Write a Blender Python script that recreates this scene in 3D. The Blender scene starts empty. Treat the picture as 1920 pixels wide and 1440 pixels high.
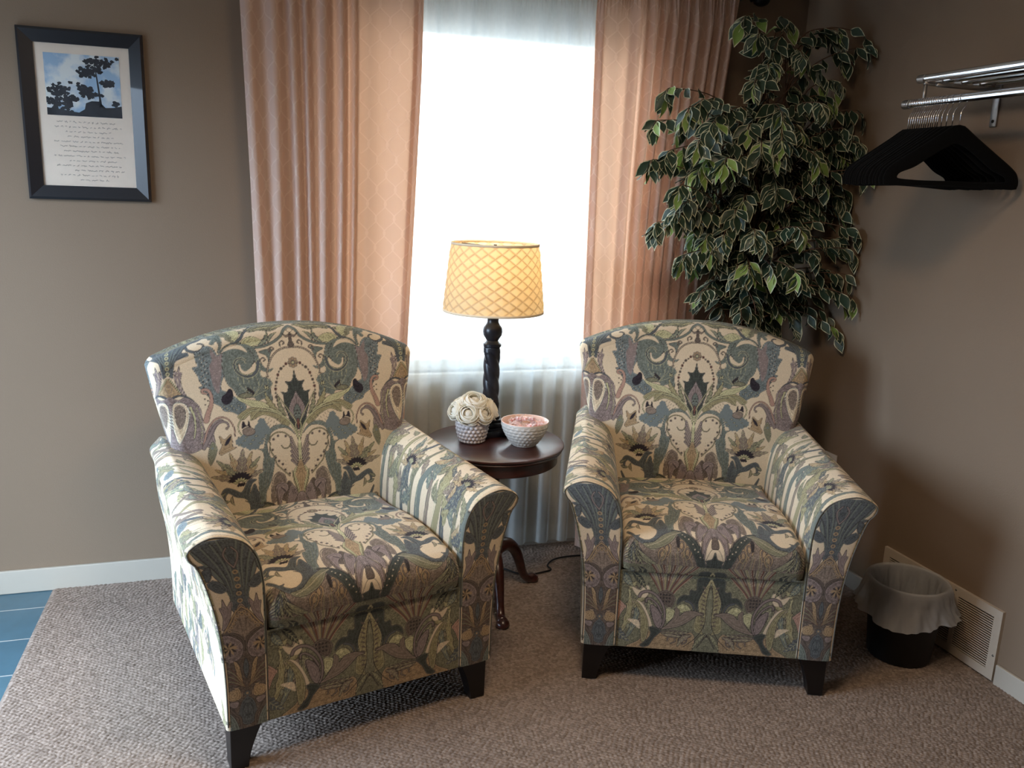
import bpy, bmesh, math, random
import numpy as np
from mathutils import Vector, Matrix

# ------------------------------------------------------------------ camera
SC = bpy.context.scene
COL = SC.collection
PI = math.pi
CAM = Vector((0.0, 0.0, 1.5))
PITCH, YAW, ROLL, FOC = math.radians(12.710), math.radians(17.622), math.radians(2.089), 1585.1
cp, sp, cy_, sy_ = math.cos(PITCH), math.sin(PITCH), math.cos(YAW), math.sin(YAW)
fw = Vector((sy_*cp, cy_*cp, -sp)); rt = Vector((cy_, -sy_, 0)); up = rt.cross(fw)
r2 = rt*math.cos(ROLL) + up*math.sin(ROLL); u2 = up*math.cos(ROLL) - rt*math.sin(ROLL)
cd = bpy.data.cameras.new('camera'); cam = bpy.data.objects.new('camera', cd); COL.objects.link(cam)
cd.sensor_width = 36.0; cd.lens = FOC/1920*36.0; cd.clip_start = 0.05
cam.matrix_world = Matrix(((r2.x, u2.x, -fw.x, CAM.x), (r2.y, u2.y, -fw.y, CAM.y), (r2.z, u2.z, -fw.z, CAM.z), (0, 0, 0, 1)))
SC.camera = cam

# ------------------------------------------------------------------ colour management, sky, big lights
vs = SC.view_settings
vs.view_transform = 'Standard'; vs.look = 'None'; vs.gamma = 1.0; vs.use_curve_mapping = False
vs.exposure = 0.0
def srgb(r, g, b, a=1.0):
    f = lambda c: (c/255/12.92) if c/255 <= 0.04045 else ((c/255+0.055)/1.055)**2.4
    return (f(r), f(g), f(b), a)
W = bpy.data.worlds.new('sky'); SC.world = W; W.use_nodes = True
wn, wl = W.node_tree.nodes, W.node_tree.links
bg = wn['Background']
tc = wn.new('ShaderNodeTexCoord'); sx = wn.new('ShaderNodeSeparateXYZ'); wl.new(tc.outputs['Generated'], sx.inputs[0])
mr = wn.new('ShaderNodeMapRange'); mr.inputs['From Min'].default_value = -0.75; mr.inputs['From Max'].default_value = -0.1
wl.new(sx.outputs['X'], mr.inputs['Value'])
mc = wn.new('ShaderNodeMix'); mc.data_type = 'RGBA'
mc.inputs['A'].default_value = (12.8, 16.4, 21.0, 1)      # open blue sky towards the west side
mc.inputs['B'].default_value = (3.8, 4.05, 4.1, 1)        # white haze beyond the window
wl.new(mr.outputs['Result'], mc.inputs['Factor'])
# west of the house the ground below the horizon is dim; beyond the window it is as pale as the haze
mg = wn.new('ShaderNodeMapRange'); mg.inputs['From Min'].default_value = -0.06; mg.inputs['From Max'].default_value = 0.10; mg.inputs['To Min'].default_value = 0.10
wl.new(sx.outputs['Z'], mg.inputs['Value'])
mx1 = wn.new('ShaderNodeMath'); mx1.operation = 'MAXIMUM'; wl.new(mg.outputs['Result'], mx1.inputs[0]); wl.new(mr.outputs['Result'], mx1.inputs[1])
sc1 = wn.new('ShaderNodeVectorMath'); sc1.operation = 'SCALE'; wl.new(mc.outputs['Result'], sc1.inputs[0]); wl.new(mx1.outputs[0], sc1.inputs['Scale'])
wl.new(sc1.outputs[0], bg.inputs['Color'])
bg.inputs['Strength'].default_value = 1.0

def area(name, loc, rot, sx_, sy2, power, col, portal=False):
    l = bpy.data.lights.new(name, 'AREA'); l.shape = 'RECTANGLE'; l.size = sx_; l.size_y = sy2
    l.energy = power; l.color = col
    if portal: l.cycles.is_portal = True
    o = bpy.data.objects.new(name, l); COL.objects.link(o); o.location = loc; o.rotation_euler = rot
    return o
RX0, RX1, RY0, RY1, RZ = -1.55, 2.29, -1.6, 3.285, 2.44
WX0, WX1, WZ0, WZ1 = 0.42, 1.50, 0.78, 2.24           # window opening in the back wall
DY0, DY1, DZ1 = 1.50, 2.90, 2.05                       # glazed door opening in the left wall
area('daylight_portal_window', (0.96, RY1+0.13, 1.51), (-PI/2, 0, 0), WX1-WX0, WZ1-WZ0, 1, (1, 1, 1), True)
area('daylight_portal_door', (RX0-0.02, (DY0+DY1)/2, DZ1/2), (0, -PI/2, 0), DZ1, DY1-DY0, 1, (1, 1, 1), True)
area('ceiling_lamp_light', (0.55, 1.40, 2.33), (0, 0, 0), 0.4, 0.4, 22, (1.0, 0.74, 0.50))
random.seed(7); RNG = np.random.default_rng(11)

# ------------------------------------------------------------------ helpers
def tag(o, label=None, cat=None, group=None, kind=None):
    if label: o['label'] = label
    if cat: o['category'] = cat
    if group: o['group'] = group
    if kind: o['kind'] = kind
    return o
def empty(name, loc, rz=0, label=None, cat=None, group=None):
    o = bpy.data.objects.new(name, None); COL.objects.link(o); o.empty_display_size = 0.05
    o.location = loc; o.rotation_euler = (0, 0, rz)
    return tag(o, label, cat, group)
def link(name, me, mats, parent=None, smooth=True):
    if not isinstance(mats, (list, tuple)): mats = [mats]
    for m in mats: me.materials.append(m)
    me.polygons.foreach_set('use_smooth', [bool(smooth)]*len(me.polygons))
    o = bpy.data.objects.new(name, me); COL.objects.link(o)
    if parent: o.parent = parent
    return o
class MB:
    """collects vertices and faces, then links them as one mesh object"""
    def __init__(s): s.v = []; s.f = []; s.m = []; s.uv = None
    def add(s, V, F, mi=0):
        k = len(s.v); s.v += [tuple(p) for p in V]; s.f += [tuple(i+k for i in f) for f in F]; s.m += [mi]*len(F)
    def box(s, x0, x1, y0, y1, z0, z1, mi=0, bev=0):
        if bev > 0:
            b = bev; xs, ys, zs = (x0, x1), (y0, y1), (z0, z1)
            bm = bmesh.new(); bmesh.ops.create_cube(bm, size=1)
            for v in bm.verts: v.co = Vector((x0 if v.co.x < 0 else x1, y0 if v.co.y < 0 else y1, z0 if v.co.z < 0 else z1))
            bmesh.ops.bevel(bm, geom=bm.edges[:], offset=b, segments=2, affect='EDGES', profile=0.5)
            bm.verts.index_update(); s.add([v.co for v in bm.verts], [[v.index for v in f.verts] for f in bm.faces], mi); bm.free(); return
        V = [(x, y, z) for x in (x0, x1) for y in (y0, y1) for z in (z0, z1)]
        s.add(V, [(0, 1, 3, 2), (4, 6, 7, 5), (0, 4, 5, 1), (2, 3, 7, 6), (0, 2, 6, 4), (1, 5, 7, 3)], mi)
    def tube(s, pts, r, n=8, mi=0, caps=True):
        pts = [Vector(p) for p in pts]; N = len(pts)
        rs = r if isinstance(r, (list, tuple)) else [r]*N
        prev = None; V = []; F = []
        for i, p in enumerate(pts):
            t = (pts[min(i+1, N-1)] - pts[max(i-1, 0)]).normalized()
            if prev is None:
                a = Vector((0, 0, 1)) if abs(t.z) < 0.9 else Vector((1, 0, 0))
                u = t.cross(a).normalized()
            else:
                u = (prev - t*prev.dot(t)).normalized()
            prev = u; w = t.cross(u)
            for k in range(n):
                an = 2*PI*k/n; V.append(p + (u*math.cos(an) + w*math.sin(an))*rs[i])
        for i in range(N-1):
            for k in range(n):
                a, b = i*n+k, i*n+(k+1) % n; F.append((a, b, b+n, a+n))
        if caps: F.append(tuple(range(n-1, -1, -1))); F.append(tuple((N-1)*n+k for k in range(n)))
        s.add(V, F, mi)
    def lathe(s, prof, n=32, c=(0, 0), mi=0, cap0=True, cap1=True, tw=0, fn=None):
        V = []; F = []; N = len(prof)
        for i, (r, z) in enumerate(prof):
            for k in range(n):
                an = 2*PI*k/n; rr = r + (fn(an, z, r) if fn else 0)
                V.append((c[0]+rr*math.cos(an), c[1]+rr*math.sin(an), z))
        for i in range(N-1):
            for k in range(n):
                a, b = i*n+k, i*n+(k+1) % n; F.append((a, b, b+n, a+n))
        if cap0: F.append(tuple(range(n-1, -1, -1)))
        if cap1: F.append(tuple((N-1)*n+k for k in range(n)))
        s.add(V, F, mi)
    def prism(s, pts, y0, y1, mi=0):
        """polygon in x,z pushed along y"""
        n = len(pts); V = [(x, y0, z) for x, z in pts] + [(x, y1, z) for x, z in pts]
        F = [tuple(range(n)), tuple(range(2*n-1, n-1, -1))] + [(i, i+n, (i+1) % n+n, (i+1) % n) for i in range(n)]
        s.add(V, F, mi)
    def grid(s, P, mi=0, closed=False):
        P = np.asarray(P); m, n = P.shape[:2]
        F = []
        for i in range(m-1):
            for j in range(n-1 if not closed else n):
                a, b = i*n+j, i*n+(j+1) % n; F.append((a, b, b+n, a+n))
        s.add(P.reshape(-1, 3), F, mi)
    def build(s, name, mats, parent=None, smooth=True, fixn=False, auto=None):
        me = bpy.data.meshes.new(name); me.from_pydata([tuple(v) for v in s.v], [], s.f)
        me.polygons.foreach_set('material_index', s.m)
        if fixn:
            bm = bmesh.new(); bm.from_mesh(me); bmesh.ops.remove_doubles(bm, verts=bm.verts, dist=1e-6)
            bmesh.ops.recalc_face_normals(bm, faces=bm.faces); bm.to_mesh(me); bm.free()
        o = link(name, me, mats, parent, smooth)
        if auto is not None:
            try: me.set_sharp_from_angle(angle=math.radians(auto))
            except Exception: pass
        return o
def fastgrid_mesh(name, patches, mat, parent=None):
    """patches: list of (P[m,n,3], C[m,n,3] colours). One mesh with a colour attribute."""
    vs_, cs_, fs_ = [], [], []; k = 0
    for P, Cc in patches:
        m, n = P.shape[:2]; idx = (np.arange(m*n).reshape(m, n)+k)
        q = np.stack([idx[:-1, :-1], idx[:-1, 1:], idx[1:, 1:], idx[1:, :-1]], -1).reshape(-1, 4)
        vs_.append(P.reshape(-1, 3)); cs_.append(Cc.reshape(-1, 3)); fs_.append(q); k += m*n
    Vv = np.concatenate(vs_).astype(np.float32); Cv = np.concatenate(cs_).astype(np.float32); Fv = np.concatenate(fs_).astype(np.int32)
    me = bpy.data.meshes.new(name)
    me.vertices.add(len(Vv)); me.vertices.foreach_set('co', Vv.ravel())
    me.loops.add(Fv.size); me.loops.foreach_set('vertex_index', Fv.ravel())
    me.polygons.add(len(Fv)); me.polygons.foreach_set('loop_start', np.arange(0, Fv.size, 4, dtype=np.int32))
    me.update(calc_edges=True)
    ca = me.color_attributes.new('weave', 'FLOAT_COLOR', 'POINT')
    ca.data.foreach_set('color', np.concatenate([Cv, np.ones((len(Cv), 1), np.float32)], 1).ravel())
    return link(name, me, mat, parent)
def cr(pts, k=8, closed=False):
    """Catmull-Rom through points (n-dim)"""
    P = np.array(pts, float); n = len(P); out = []
    rng = range(n) if closed else range(n-1)
    for i in rng:
        if closed: p0, p1, p2, p3 = P[(i-1) % n], P[i], P[(i+1) % n], P[(i+2) % n]
        else: p0, p1, p2, p3 = P[max(i-1, 0)], P[i], P[i+1], P[min(i+2, n-1)]
        t = (np.arange(k)/k)[:, None]
        out.append(.5*((2*p1)+(-p0+p2)*t+(2*p0-5*p1+4*p2-p3)*t**2+(-p0+3*p1-3*p2+p3)*t**3))
    if not closed: out.append(P[-1:])
    return np.concatenate(out)

def sstep(a, b, x):
    t = np.clip((x-a)/(b-a), 0, 1); return t*t*(3-2*t)

# ------------------------------------------------------------------ materials
MATS = {}
def nmat(name):
    m = bpy.data.materials.new(name); m.use_nodes = True; MATS[name] = m
    return m, m.node_tree.nodes, m.node_tree.links, m.node_tree.nodes['Principled BSDF']
def simple(name, col, rough=0.6, metal=0, spec=0.5, noise=0.0, nscale=30, bump=0.0, bscale=200, coat=0, sheen=0, trans=0, ior=1.45, coords='Object'):
    m, n, l, b = nmat(name)
    b.inputs['Base Color'].default_value = col; b.inputs['Roughness'].default_value = rough
    b.inputs['Metallic'].default_value = metal; b.inputs['Specular IOR Level'].default_value = spec
    b.inputs['Coat Weight'].default_value = coat; b.inputs['Sheen Weight'].default_value = sheen
    b.inputs['Transmission Weight'].default_value = trans; b.inputs['IOR'].default_value = ior
    tc = n.new('ShaderNodeTexCoord')
    if noise > 0:
        nz = n.new('ShaderNodeTexNoise'); nz.inputs['Scale'].default_value = nscale; nz.inputs['Detail'].default_value = 4
        l.new(tc.outputs[coords], nz.inputs['Vector'])
        mx = n.new('ShaderNodeMix'); mx.data_type = 'RGBA'
        mx.inputs['A'].default_value = tuple(c*(1-noise) for c in col[:3])+(1,); mx.inputs['B'].default_value = tuple(min(1, c*(1+noise)) for c in col[:3])+(1,)
        l.new(nz.outputs['Fac'], mx.inputs['Factor']); l.new(mx.outputs['Result'], b.inputs['Base Color'])
    if bump > 0:
        nb = n.new('ShaderNodeTexNoise'); nb.inputs['Scale'].default_value = bscale; nb.inputs['Detail'].default_value = 3
        l.new(tc.outputs[coords], nb.inputs['Vector'])
        bp = n.new('ShaderNodeBump'); bp.inputs['Strength'].default_value = bump; bp.inputs['Distance'].default_value = 0.002
        l.new(nb.outputs['Fac'], bp.inputs['Height']); l.new(bp.outputs['Normal'], b.inputs['Normal'])
    return m
def math_n(n, l, op, a, b=None, c=None):
    x = n.new('ShaderNodeMath'); x.operation = op
    for i, v in enumerate((a, b, c)):
        if v is None: continue
        if isinstance(v, (int, float)): x.inputs[i].default_value = v
        else: l.new(v, x.inputs[i])
    return x.outputs[0]

M_wall = simple('wall_paint', srgb(128, 110, 91), 0.75, noise=0.04, nscale=3, bump=0.25, bscale=260)
M_ceil = simple('ceiling_paint', srgb(205, 200, 192), 0.9, bump=0.3, bscale=90)
M_trim = simple('trim_paint', srgb(180, 173, 160), 0.45, noise=0.03, nscale=12)
M_black = simple('black_satin', srgb(14, 13, 14), 0.35, noise=0.2, nscale=20)
M_leg = simple('dark_leg_wood', srgb(20, 15, 14), 0.35, noise=0.4, nscale=25)
M_undershade = simple('underside_shade_black', srgb(10, 10, 10), 0.95, noise=0.2)  # near-black colour standing in for the shadow under the chairs
M_chrome = simple('chrome', (0.75, 0.75, 0.76, 1), 0.16, metal=1, noise=0.03, nscale=30)
M_nickel = simple('brushed_nickel', (0.36, 0.34, 0.32, 1), 0.4, metal=1, noise=0.1, nscale=60)
M_velvet = simple('black_velvet', srgb(9, 10, 11), 0.95, spec=0.1, noise=0.3, nscale=90, sheen=0.05)
M_ventm = simple('vent_enamel', srgb(186, 174, 158), 0.45, noise=0.03, nscale=20)
M_void = simple('duct_dark', srgb(22, 20, 18), 0.9, noise=0.1)
M_bark = simple('bark', srgb(92, 68, 52), 0.85, noise=0.35, nscale=60, bump=0.8, bscale=120)
M_pot = simple('pot_plastic', srgb(38, 30, 26), 0.5, noise=0.1)
M_soil = simple('moss', srgb(40, 36, 24), 1.0, noise=0.5, nscale=120, bump=1, bscale=150)
M_vase = simple('vase_ceramic', srgb(196, 186, 182), 0.35, noise=0.03, nscale=30, coat=0.3)
M_bowl = simple('bowl_ceramic', srgb(205, 198, 188), 0.4, noise=0.03, nscale=30, coat=0.2)
M_bowl_in = simple('bowl_glaze', srgb(238, 205, 190), 0.3, noise=0.03, nscale=20, coat=0.3)
M_cord = simple('cord_rubber', srgb(16, 15, 15), 0.5, noise=0.2)
M_outlet = simple('outlet_plastic', srgb(190, 185, 178), 0.4, noise=0.02)
M_bin = simple('bin_plastic', srgb(12, 12, 13), 0.5, noise=0.15)
M_frame = simple('frame_black', srgb(24, 25, 30), 0.4, noise=0.15, nscale=15, coat=0.3)
M_paper = simple('mat_paper', srgb(222, 206, 188), 0.85, noise=0.05, nscale=25)
M_ink = simple('ink', srgb(128, 122, 118), 0.9, noise=0.15)
M_tree_ink = simple('photo_dark_ink', srgb(42, 44, 50), 0.6, noise=0.3, nscale=40)
M_leafd = simple('leaf_green', srgb(46, 66, 52), 0.42, noise=0.30, nscale=18, spec=0.5)
M_leafl = simple('leaf_young', srgb(128, 158, 82), 0.45, noise=0.25, nscale=25)
M_leafc = simple('leaf_cream', srgb(196, 198, 168), 0.5, noise=0.1, nscale=25)
M_lamp = simple('lamp_navy_black', srgb(26, 28, 36), 0.38, noise=0.3, nscale=14, coat=0.15)
M_lampcup = simple('lamp_rubbed_bronze', srgb(70, 52, 38), 0.4, noise=0.3, nscale=30)
M_rod = simple('rod_black', srgb(12, 11, 11), 0.4, noise=0.1)
M_blind = simple('blind_slat', srgb(225, 228, 226), 0.5, noise=0.02)
M_fixture = simple('fixture_white', srgb(230, 228, 220), 0.4, noise=0.02)

def wood(name, c1, c2, rough, coat):
    m, n, l, b = nmat(name); tc = n.new('ShaderNodeTexCoord'); mp = n.new('ShaderNodeMapping'); mp.inputs['Scale'].default_value = (3, 26, 26)
    nz = n.new('ShaderNodeTexNoise'); nz.inputs['Scale'].default_value = 2.2; nz.inputs['Detail'].default_value = 6; nz.inputs['Distortion'].default_value = 0.8
    rp = n.new('ShaderNodeValToRGB'); rp.color_ramp.elements[0].position = .3; rp.color_ramp.elements[1].position = .7
    rp.color_ramp.elements[0].color = c1; rp.color_ramp.elements[1].color = c2
    l.new(tc.outputs['Object'], mp.inputs[0]); l.new(mp.outputs[0], nz.inputs['Vector']); l.new(nz.outputs['Fac'], rp.inputs[0]); l.new(rp.outputs[0], b.inputs['Base Color'])
    b.inputs['Roughness'].default_value = rough; b.inputs['Coat Weight'].default_value = coat; b.inputs['Coat Roughness'].default_value = .22
    return m
M_table = wood('cherry_wood', srgb(44, 20, 18), srgb(72, 34, 28), 0.35, 0.6)

def carpet_mat():
    m, n, l, b = nmat('carpet_loops')
    tc = n.new('ShaderNodeTexCoord')
    mp = n.new('ShaderNodeMapping'); mp.inputs['Rotation'].default_value = (0, 0, math.radians(32)); mp.inputs['Scale'].default_value = (88, 132, 60)
    l.new(tc.outputs['Object'], mp.inputs[0])
    vo = n.new('ShaderNodeTexVoronoi'); vo.voronoi_dimensions = '2D'; vo.inputs['Scale'].default_value = 1.0; vo.inputs['Randomness'].default_value = 0.55
    l.new(mp.outputs[0], vo.inputs['Vector'])
    nz = n.new('ShaderNodeTexNoise'); nz.inputs['Scale'].default_value = 420; nz.inputs['Detail'].default_value = 2; l.new(tc.outputs['Object'], nz.inputs['Vector'])
    nl = n.new('ShaderNodeTexNoise'); nl.inputs['Scale'].default_value = 7; nl.inputs['Detail'].default_value = 3; l.new(tc.outputs['Object'], nl.inputs['Vector'])
    sc = n.new('ShaderNodeSeparateColor'); l.new(vo.outputs['Color'], sc.inputs[0])
    v1 = math_n(n, l, 'MULTIPLY', sc.outputs[0], .35); v2 = math_n(n, l, 'MULTIPLY', nz.outputs['Fac'], .4); v3 = math_n(n, l, 'ADD', v1, v2)
    v3 = math_n(n, l, 'ADD', v3, math_n(n, l, 'MULTIPLY', nl.outputs['Fac'], .15))
    rp = n.new('ShaderNodeValToRGB'); e = rp.color_ramp.elements; e[0].position = .2; e[1].position = .85
    e[0].color = srgb(112, 98, 88); e[1].color = srgb(166, 150, 137)
    l.new(v3, rp.inputs[0]); l.new(rp.outputs[0], b.inputs['Base Color'])
    h = math_n(n, l, 'SUBTRACT', 1.0, math_n(n, l, 'POWER', vo.outputs['Distance'], 1.6))
    h = math_n(n, l, 'ADD', h, math_n(n, l, 'MULTIPLY', nz.outputs['Fac'], .35))
    bp = n.new('ShaderNodeBump'); bp.inputs['Strength'].default_value = .6; bp.inputs['Distance'].default_value = 0.003
    l.new(h, bp.inputs['Height']); l.new(bp.outputs['Normal'], b.inputs['Normal'])
    b.inputs['Roughness'].default_value = 0.95; b.inputs['Specular IOR Level'].default_value = 0.15
    return m
M_carpet = carpet_mat()

def tile_mat():
    m, n, l, b = nmat('slate_tile')
    tc = n.new('ShaderNodeTexCoord'); mp = n.new('ShaderNodeMapping'); mp.inputs['Location'].default_value = (0.2, -3.14+0.226*20, 0)
    l.new(tc.outputs['Object'], mp.inputs[0])
    br = n.new('ShaderNodeTexBrick'); br.offset = 0.0; br.inputs['Scale'].default_value = 1.0; br.inputs['Brick Width'].default_value = 6.2; br.inputs['Row Height'].default_value = 0.226
    br.inputs['Mortar Size'].default_value = 0.0025; br.inputs['Color1'].default_value = srgb(78, 112, 126); br.inputs['Color2'].default_value = srgb(70, 104, 120); br.inputs['Mortar'].default_value = srgb(190, 190, 185)
    l.new(mp.outputs[0], br.inputs['Vector']); nz = n.new('ShaderNodeTexNoise'); nz.inputs['Scale'].default_value = 18; nz.inputs['Detail'].default_value = 5; l.new(tc.outputs['Object'], nz.inputs['Vector'])
    mx = n.new('ShaderNodeMix'); mx.data_type = 'RGBA'; mx.blend_type = 'MULTIPLY'; mx.inputs['Factor'].default_value = .3
    l.new(br.outputs['Color'], mx.inputs['A']); l.new(nz.outputs['Fac'], mx.inputs['B']); l.new(mx.outputs['Result'], b.inputs['Base Color'])
    b.inputs['Roughness'].default_value = 0.3
    return m
M_tile = tile_mat()

def curtain_mat():
    m, n, l, b = nmat('curtain_lattice')
    uv = n.new('ShaderNodeUVMap'); uv.uv_map = 'UVMap'; s = n.new('ShaderNodeSeparateXYZ'); l.new(uv.outputs[0], s.inputs[0])
    u = math_n(n, l, 'MULTIPLY', s.outputs[0], 1/0.062); v = math_n(n, l, 'MULTIPLY', s.outputs[1], 1/0.105)
    wv = math_n(n, l, 'SINE', math_n(n, l, 'MULTIPLY', v, 2*PI))
    sat = math_n(n, l, 'MULTIPLY', wv, .29)
    def fam(off, sg):
        t = math_n(n, l, 'ADD', math_n(n, l, 'ADD', u, off), math_n(n, l, 'MULTIPLY', sat, sg))
        fr = math_n(n, l, 'FRACT', t); return math_n(n, l, 'ABSOLUTE', math_n(n, l, 'SUBTRACT', fr, .5))
    d = math_n(n, l, 'MINIMUM', fam(0, 1), fam(.5, -1))
    mrn = n.new('ShaderNodeMapRange'); mrn.inputs['From Min'].default_value = .035; mrn.inputs['From Max'].default_value = .06; mrn.inputs['To Min'].default_value = 1; mrn.inputs['To Max'].default_value = 0
    l.new(d, mrn.inputs['Value'])
    nz = n.new('ShaderNodeTexNoise'); nz.inputs['Scale'].default_value = 900; l.new(uv.outputs[0], nz.inputs['Vector'])
    mx = n.new('ShaderNodeMix'); mx.data_type = 'RGBA'; mx.inputs['A'].default_value = srgb(210, 184, 168); mx.inputs['B'].default_value = srgb(228, 206, 190)
    l.new(mrn.outputs[0], mx.inputs['Factor'])
    mt = n.new('ShaderNodeMix'); mt.data_type = 'RGBA'; mt.inputs['A'].default_value = srgb(240, 188, 152); mt.inputs['B'].default_value = srgb(232, 178, 144)
    l.new(mrn.outputs[0], mt.inputs['Factor'])
    df = n.new('ShaderNodeBsdfDiffuse'); tr = n.new('ShaderNodeBsdfTranslucent'); ms = n.new('ShaderNodeMixShader'); ms.inputs[0].default_value = .34
    l.new(mx.outputs['Result'], df.inputs['Color']); l.new(mt.outputs['Result'], tr.inputs['Color'])
    bp = n.new('ShaderNodeBump'); bp.inputs['Strength'].default_value = .25; bp.inputs['Distance'].default_value = .002
    l.new(math_n(n, l, 'ADD', mrn.outputs[0], nz.outputs['Fac']), bp.inputs['Height']); l.new(bp.outputs['Normal'], df.inputs['Normal'])
    l.new(df.outputs[0], ms.inputs[1]); l.new(tr.outputs[0], ms.inputs[2])
    l.new(ms.outputs[0], n['Material Output'].inputs['Surface'])
    return m
M_curtain = curtain_mat()
def sheer_mat(name, transp, transl, col):
    m, n, l, b = nmat(name)
    df = n.new('ShaderNodeBsdfDiffuse'); tr = n.new('ShaderNodeBsdfTranslucent'); tp = n.new('ShaderNodeBsdfTransparent')
    df.inputs[0].default_value = col; tr.inputs[0].default_value = col
    uv = n.new('ShaderNodeTexCoord'); nz = n.new('ShaderNodeTexNoise'); nz.inputs['Scale'].default_value = 60; l.new(uv.outputs['Object'], nz.inputs['Vector'])
    a = n.new('ShaderNodeMixShader'); a.inputs[0].default_value = transl; l.new(df.outputs[0], a.inputs[1]); l.new(tr.outputs[0], a.inputs[2])
    c = n.new('ShaderNodeMixShader')
    l.new(math_n(n, l, 'ADD', transp-.03, math_n(n, l, 'MULTIPLY', nz.outputs['Fac'], .06)), c.inputs[0]); l.new(a.outputs[0], c.inputs[1]); l.new(tp.outputs[0], c.inputs[2])
    l.new(c.outputs[0], n['Material Output'].inputs['Surface'])
    return m
M_sheer = sheer_mat('sheer_voile', .34, .5, (.86, .9, .88, 1))
M_liner = sheer_mat('bin_liner_film', .50, .35, (.72, .73, .74, 1))
M_petal = sheer_mat('rose_petal', .0, .45, srgb(255, 252, 242))
def shade_mat():
    m, n, l, b = nmat('shade_linen')
    df = n.new('ShaderNodeBsdfDiffuse'); tr = n.new('ShaderNodeBsdfTranslucent'); ms = n.new('ShaderNodeMixShader'); ms.inputs[0].default_value = .55
    tc = n.new('ShaderNodeTexCoord'); nz = n.new('ShaderNodeTexNoise'); nz.inputs['Scale'].default_value = 500; l.new(tc.outputs['Object'], nz.inputs['Vector'])
    mx = n.new('ShaderNodeMix'); mx.data_type = 'RGBA'; mx.inputs['A'].default_value = srgb(236, 216, 178); mx.inputs['B'].default_value = srgb(246, 230, 196); l.new(nz.outputs['Fac'], mx.inputs['Factor'])
    l.new(mx.outputs['Result'], df.inputs[0]); 
    at = n.new('ShaderNodeAttribute'); at.attribute_name = 'weave'
    mt = n.new('ShaderNodeMix'); mt.data_type = 'RGBA'; mt.blend_type = 'MULTIPLY'; mt.inputs['Factor'].default_value = 1; mt.inputs['A'].default_value = srgb(250, 218, 160); l.new(at.outputs['Color'], mt.inputs['B']); l.new(mt.outputs['Result'], tr.inputs[0])
    l.new(df.outputs[0], ms.inputs[1]); l.new(tr.outputs[0], ms.inputs[2]); l.new(ms.outputs[0], n['Material Output'].inputs['Surface'])
    return m
M_shade = shade_mat()
def emit(name, col, st):
    m, n, l, b = nmat(name); b.inputs['Emission Color'].default_value = col; b.inputs['Emission Strength'].default_value = st
    b.inputs['Base Color'].default_value = (.9, .9, .9, 1); return m
M_bulb = emit('bulb_glow', (1, .8, .5, 1), 12)
M_fixglow = emit('fixture_glow', (1, .8, .58, 1), 3)
M_glass = simple('window_glass', (1, 1, 1, 1), 0.0, trans=1, ior=1.01, spec=0.2)
def fabric_mat():
    m, n, l, b = nmat('damask_weave')
    at = n.new('ShaderNodeAttribute'); at.attribute_name = 'weave'
    tc = n.new('ShaderNodeTexCoord'); nz = n.new('ShaderNodeTexNoise'); nz.inputs['Scale'].default_value = 650; nz.inputs['Detail'].default_value = 2; l.new(tc.outputs['Object'], nz.inputs['Vector'])
    mrn = n.new('ShaderNodeMapRange'); mrn.inputs['To Min'].default_value = .72; mrn.inputs['To Max'].default_value = 1.18; mrn.inputs['From Min'].default_value = .25; mrn.inputs['From Max'].default_value = .75
    l.new(nz.outputs['Fac'], mrn.inputs['Value'])
    vm = n.new('ShaderNodeVectorMath'); vm.operation = 'SCALE'; l.new(at.outputs['Color'], vm.inputs[0]); l.new(mrn.outputs[0], vm.inputs['Scale'])
    l.new(vm.outputs[0], b.inputs['Base Color'])
    bp = n.new('ShaderNodeBump'); bp.inputs['Strength'].default_value = .35; bp.inputs['Distance'].default_value = .001; l.new(nz.outputs['Fac'], bp.inputs['Height']); l.new(bp.outputs['Normal'], b.inputs['Normal'])
    b.inputs['Roughness'].default_value = .9; b.inputs['Specular IOR Level'].default_value = .2; b.inputs['Sheen Weight'].default_value = .15
    return m
M_fabric = fabric_mat()
M_piping = simple('welt_cord', srgb(92, 90, 84), 0.9, noise=0.35, nscale=60)
# ------------------------------------------------------------------ woven damask: drawn once as curves, then read per vertex
PX = 0.0006
def sr3(r, g, b): return np.array(srgb(r, g, b)[:3])
CREAM = sr3(217, 199, 170); TEAL = sr3(113, 120, 112); SLATE = sr3(90, 95, 97); SAGE = sr3(126, 124, 102); OLIVE = sr3(152, 144, 110)
TAUPE = sr3(134, 120, 108); MAUVE = sr3(138, 124, 120); INK = sr3(62, 57, 56); PLUM = sr3(50, 44, 50); BLUE = sr3(118, 127, 126)
TAN = sr3(168, 144, 112); LEAFL = sr3(186, 182, 142); PINK = sr3(176, 142, 126); DKGR = sr3(68, 72, 67); RUST = sr3(110, 76, 66); BROWN = sr3(104, 93, 84)
def fnoise(h, w, cell, seed):
    g = np.random.default_rng(seed); a = g.random((int(h/cell)+3, int(w/cell)+3))
    y = np.arange(h)/cell; x = np.arange(w)/cell; yi = y.astype(int); xi = x.astype(int); fy = (y-yi)[:, None]; fx = (x-xi)[None]
    fy = fy*fy*(3-2*fy); fx = fx*fx*(3-2*fx)
    A = a[yi][:, xi]; B = a[yi][:, xi+1]; Cc = a[yi+1][:, xi]; D = a[yi+1][:, xi+1]
    return (A*(1-fx)+B*fx)*(1-fy)+(Cc*(1-fx)+D*fx)*fy
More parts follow.
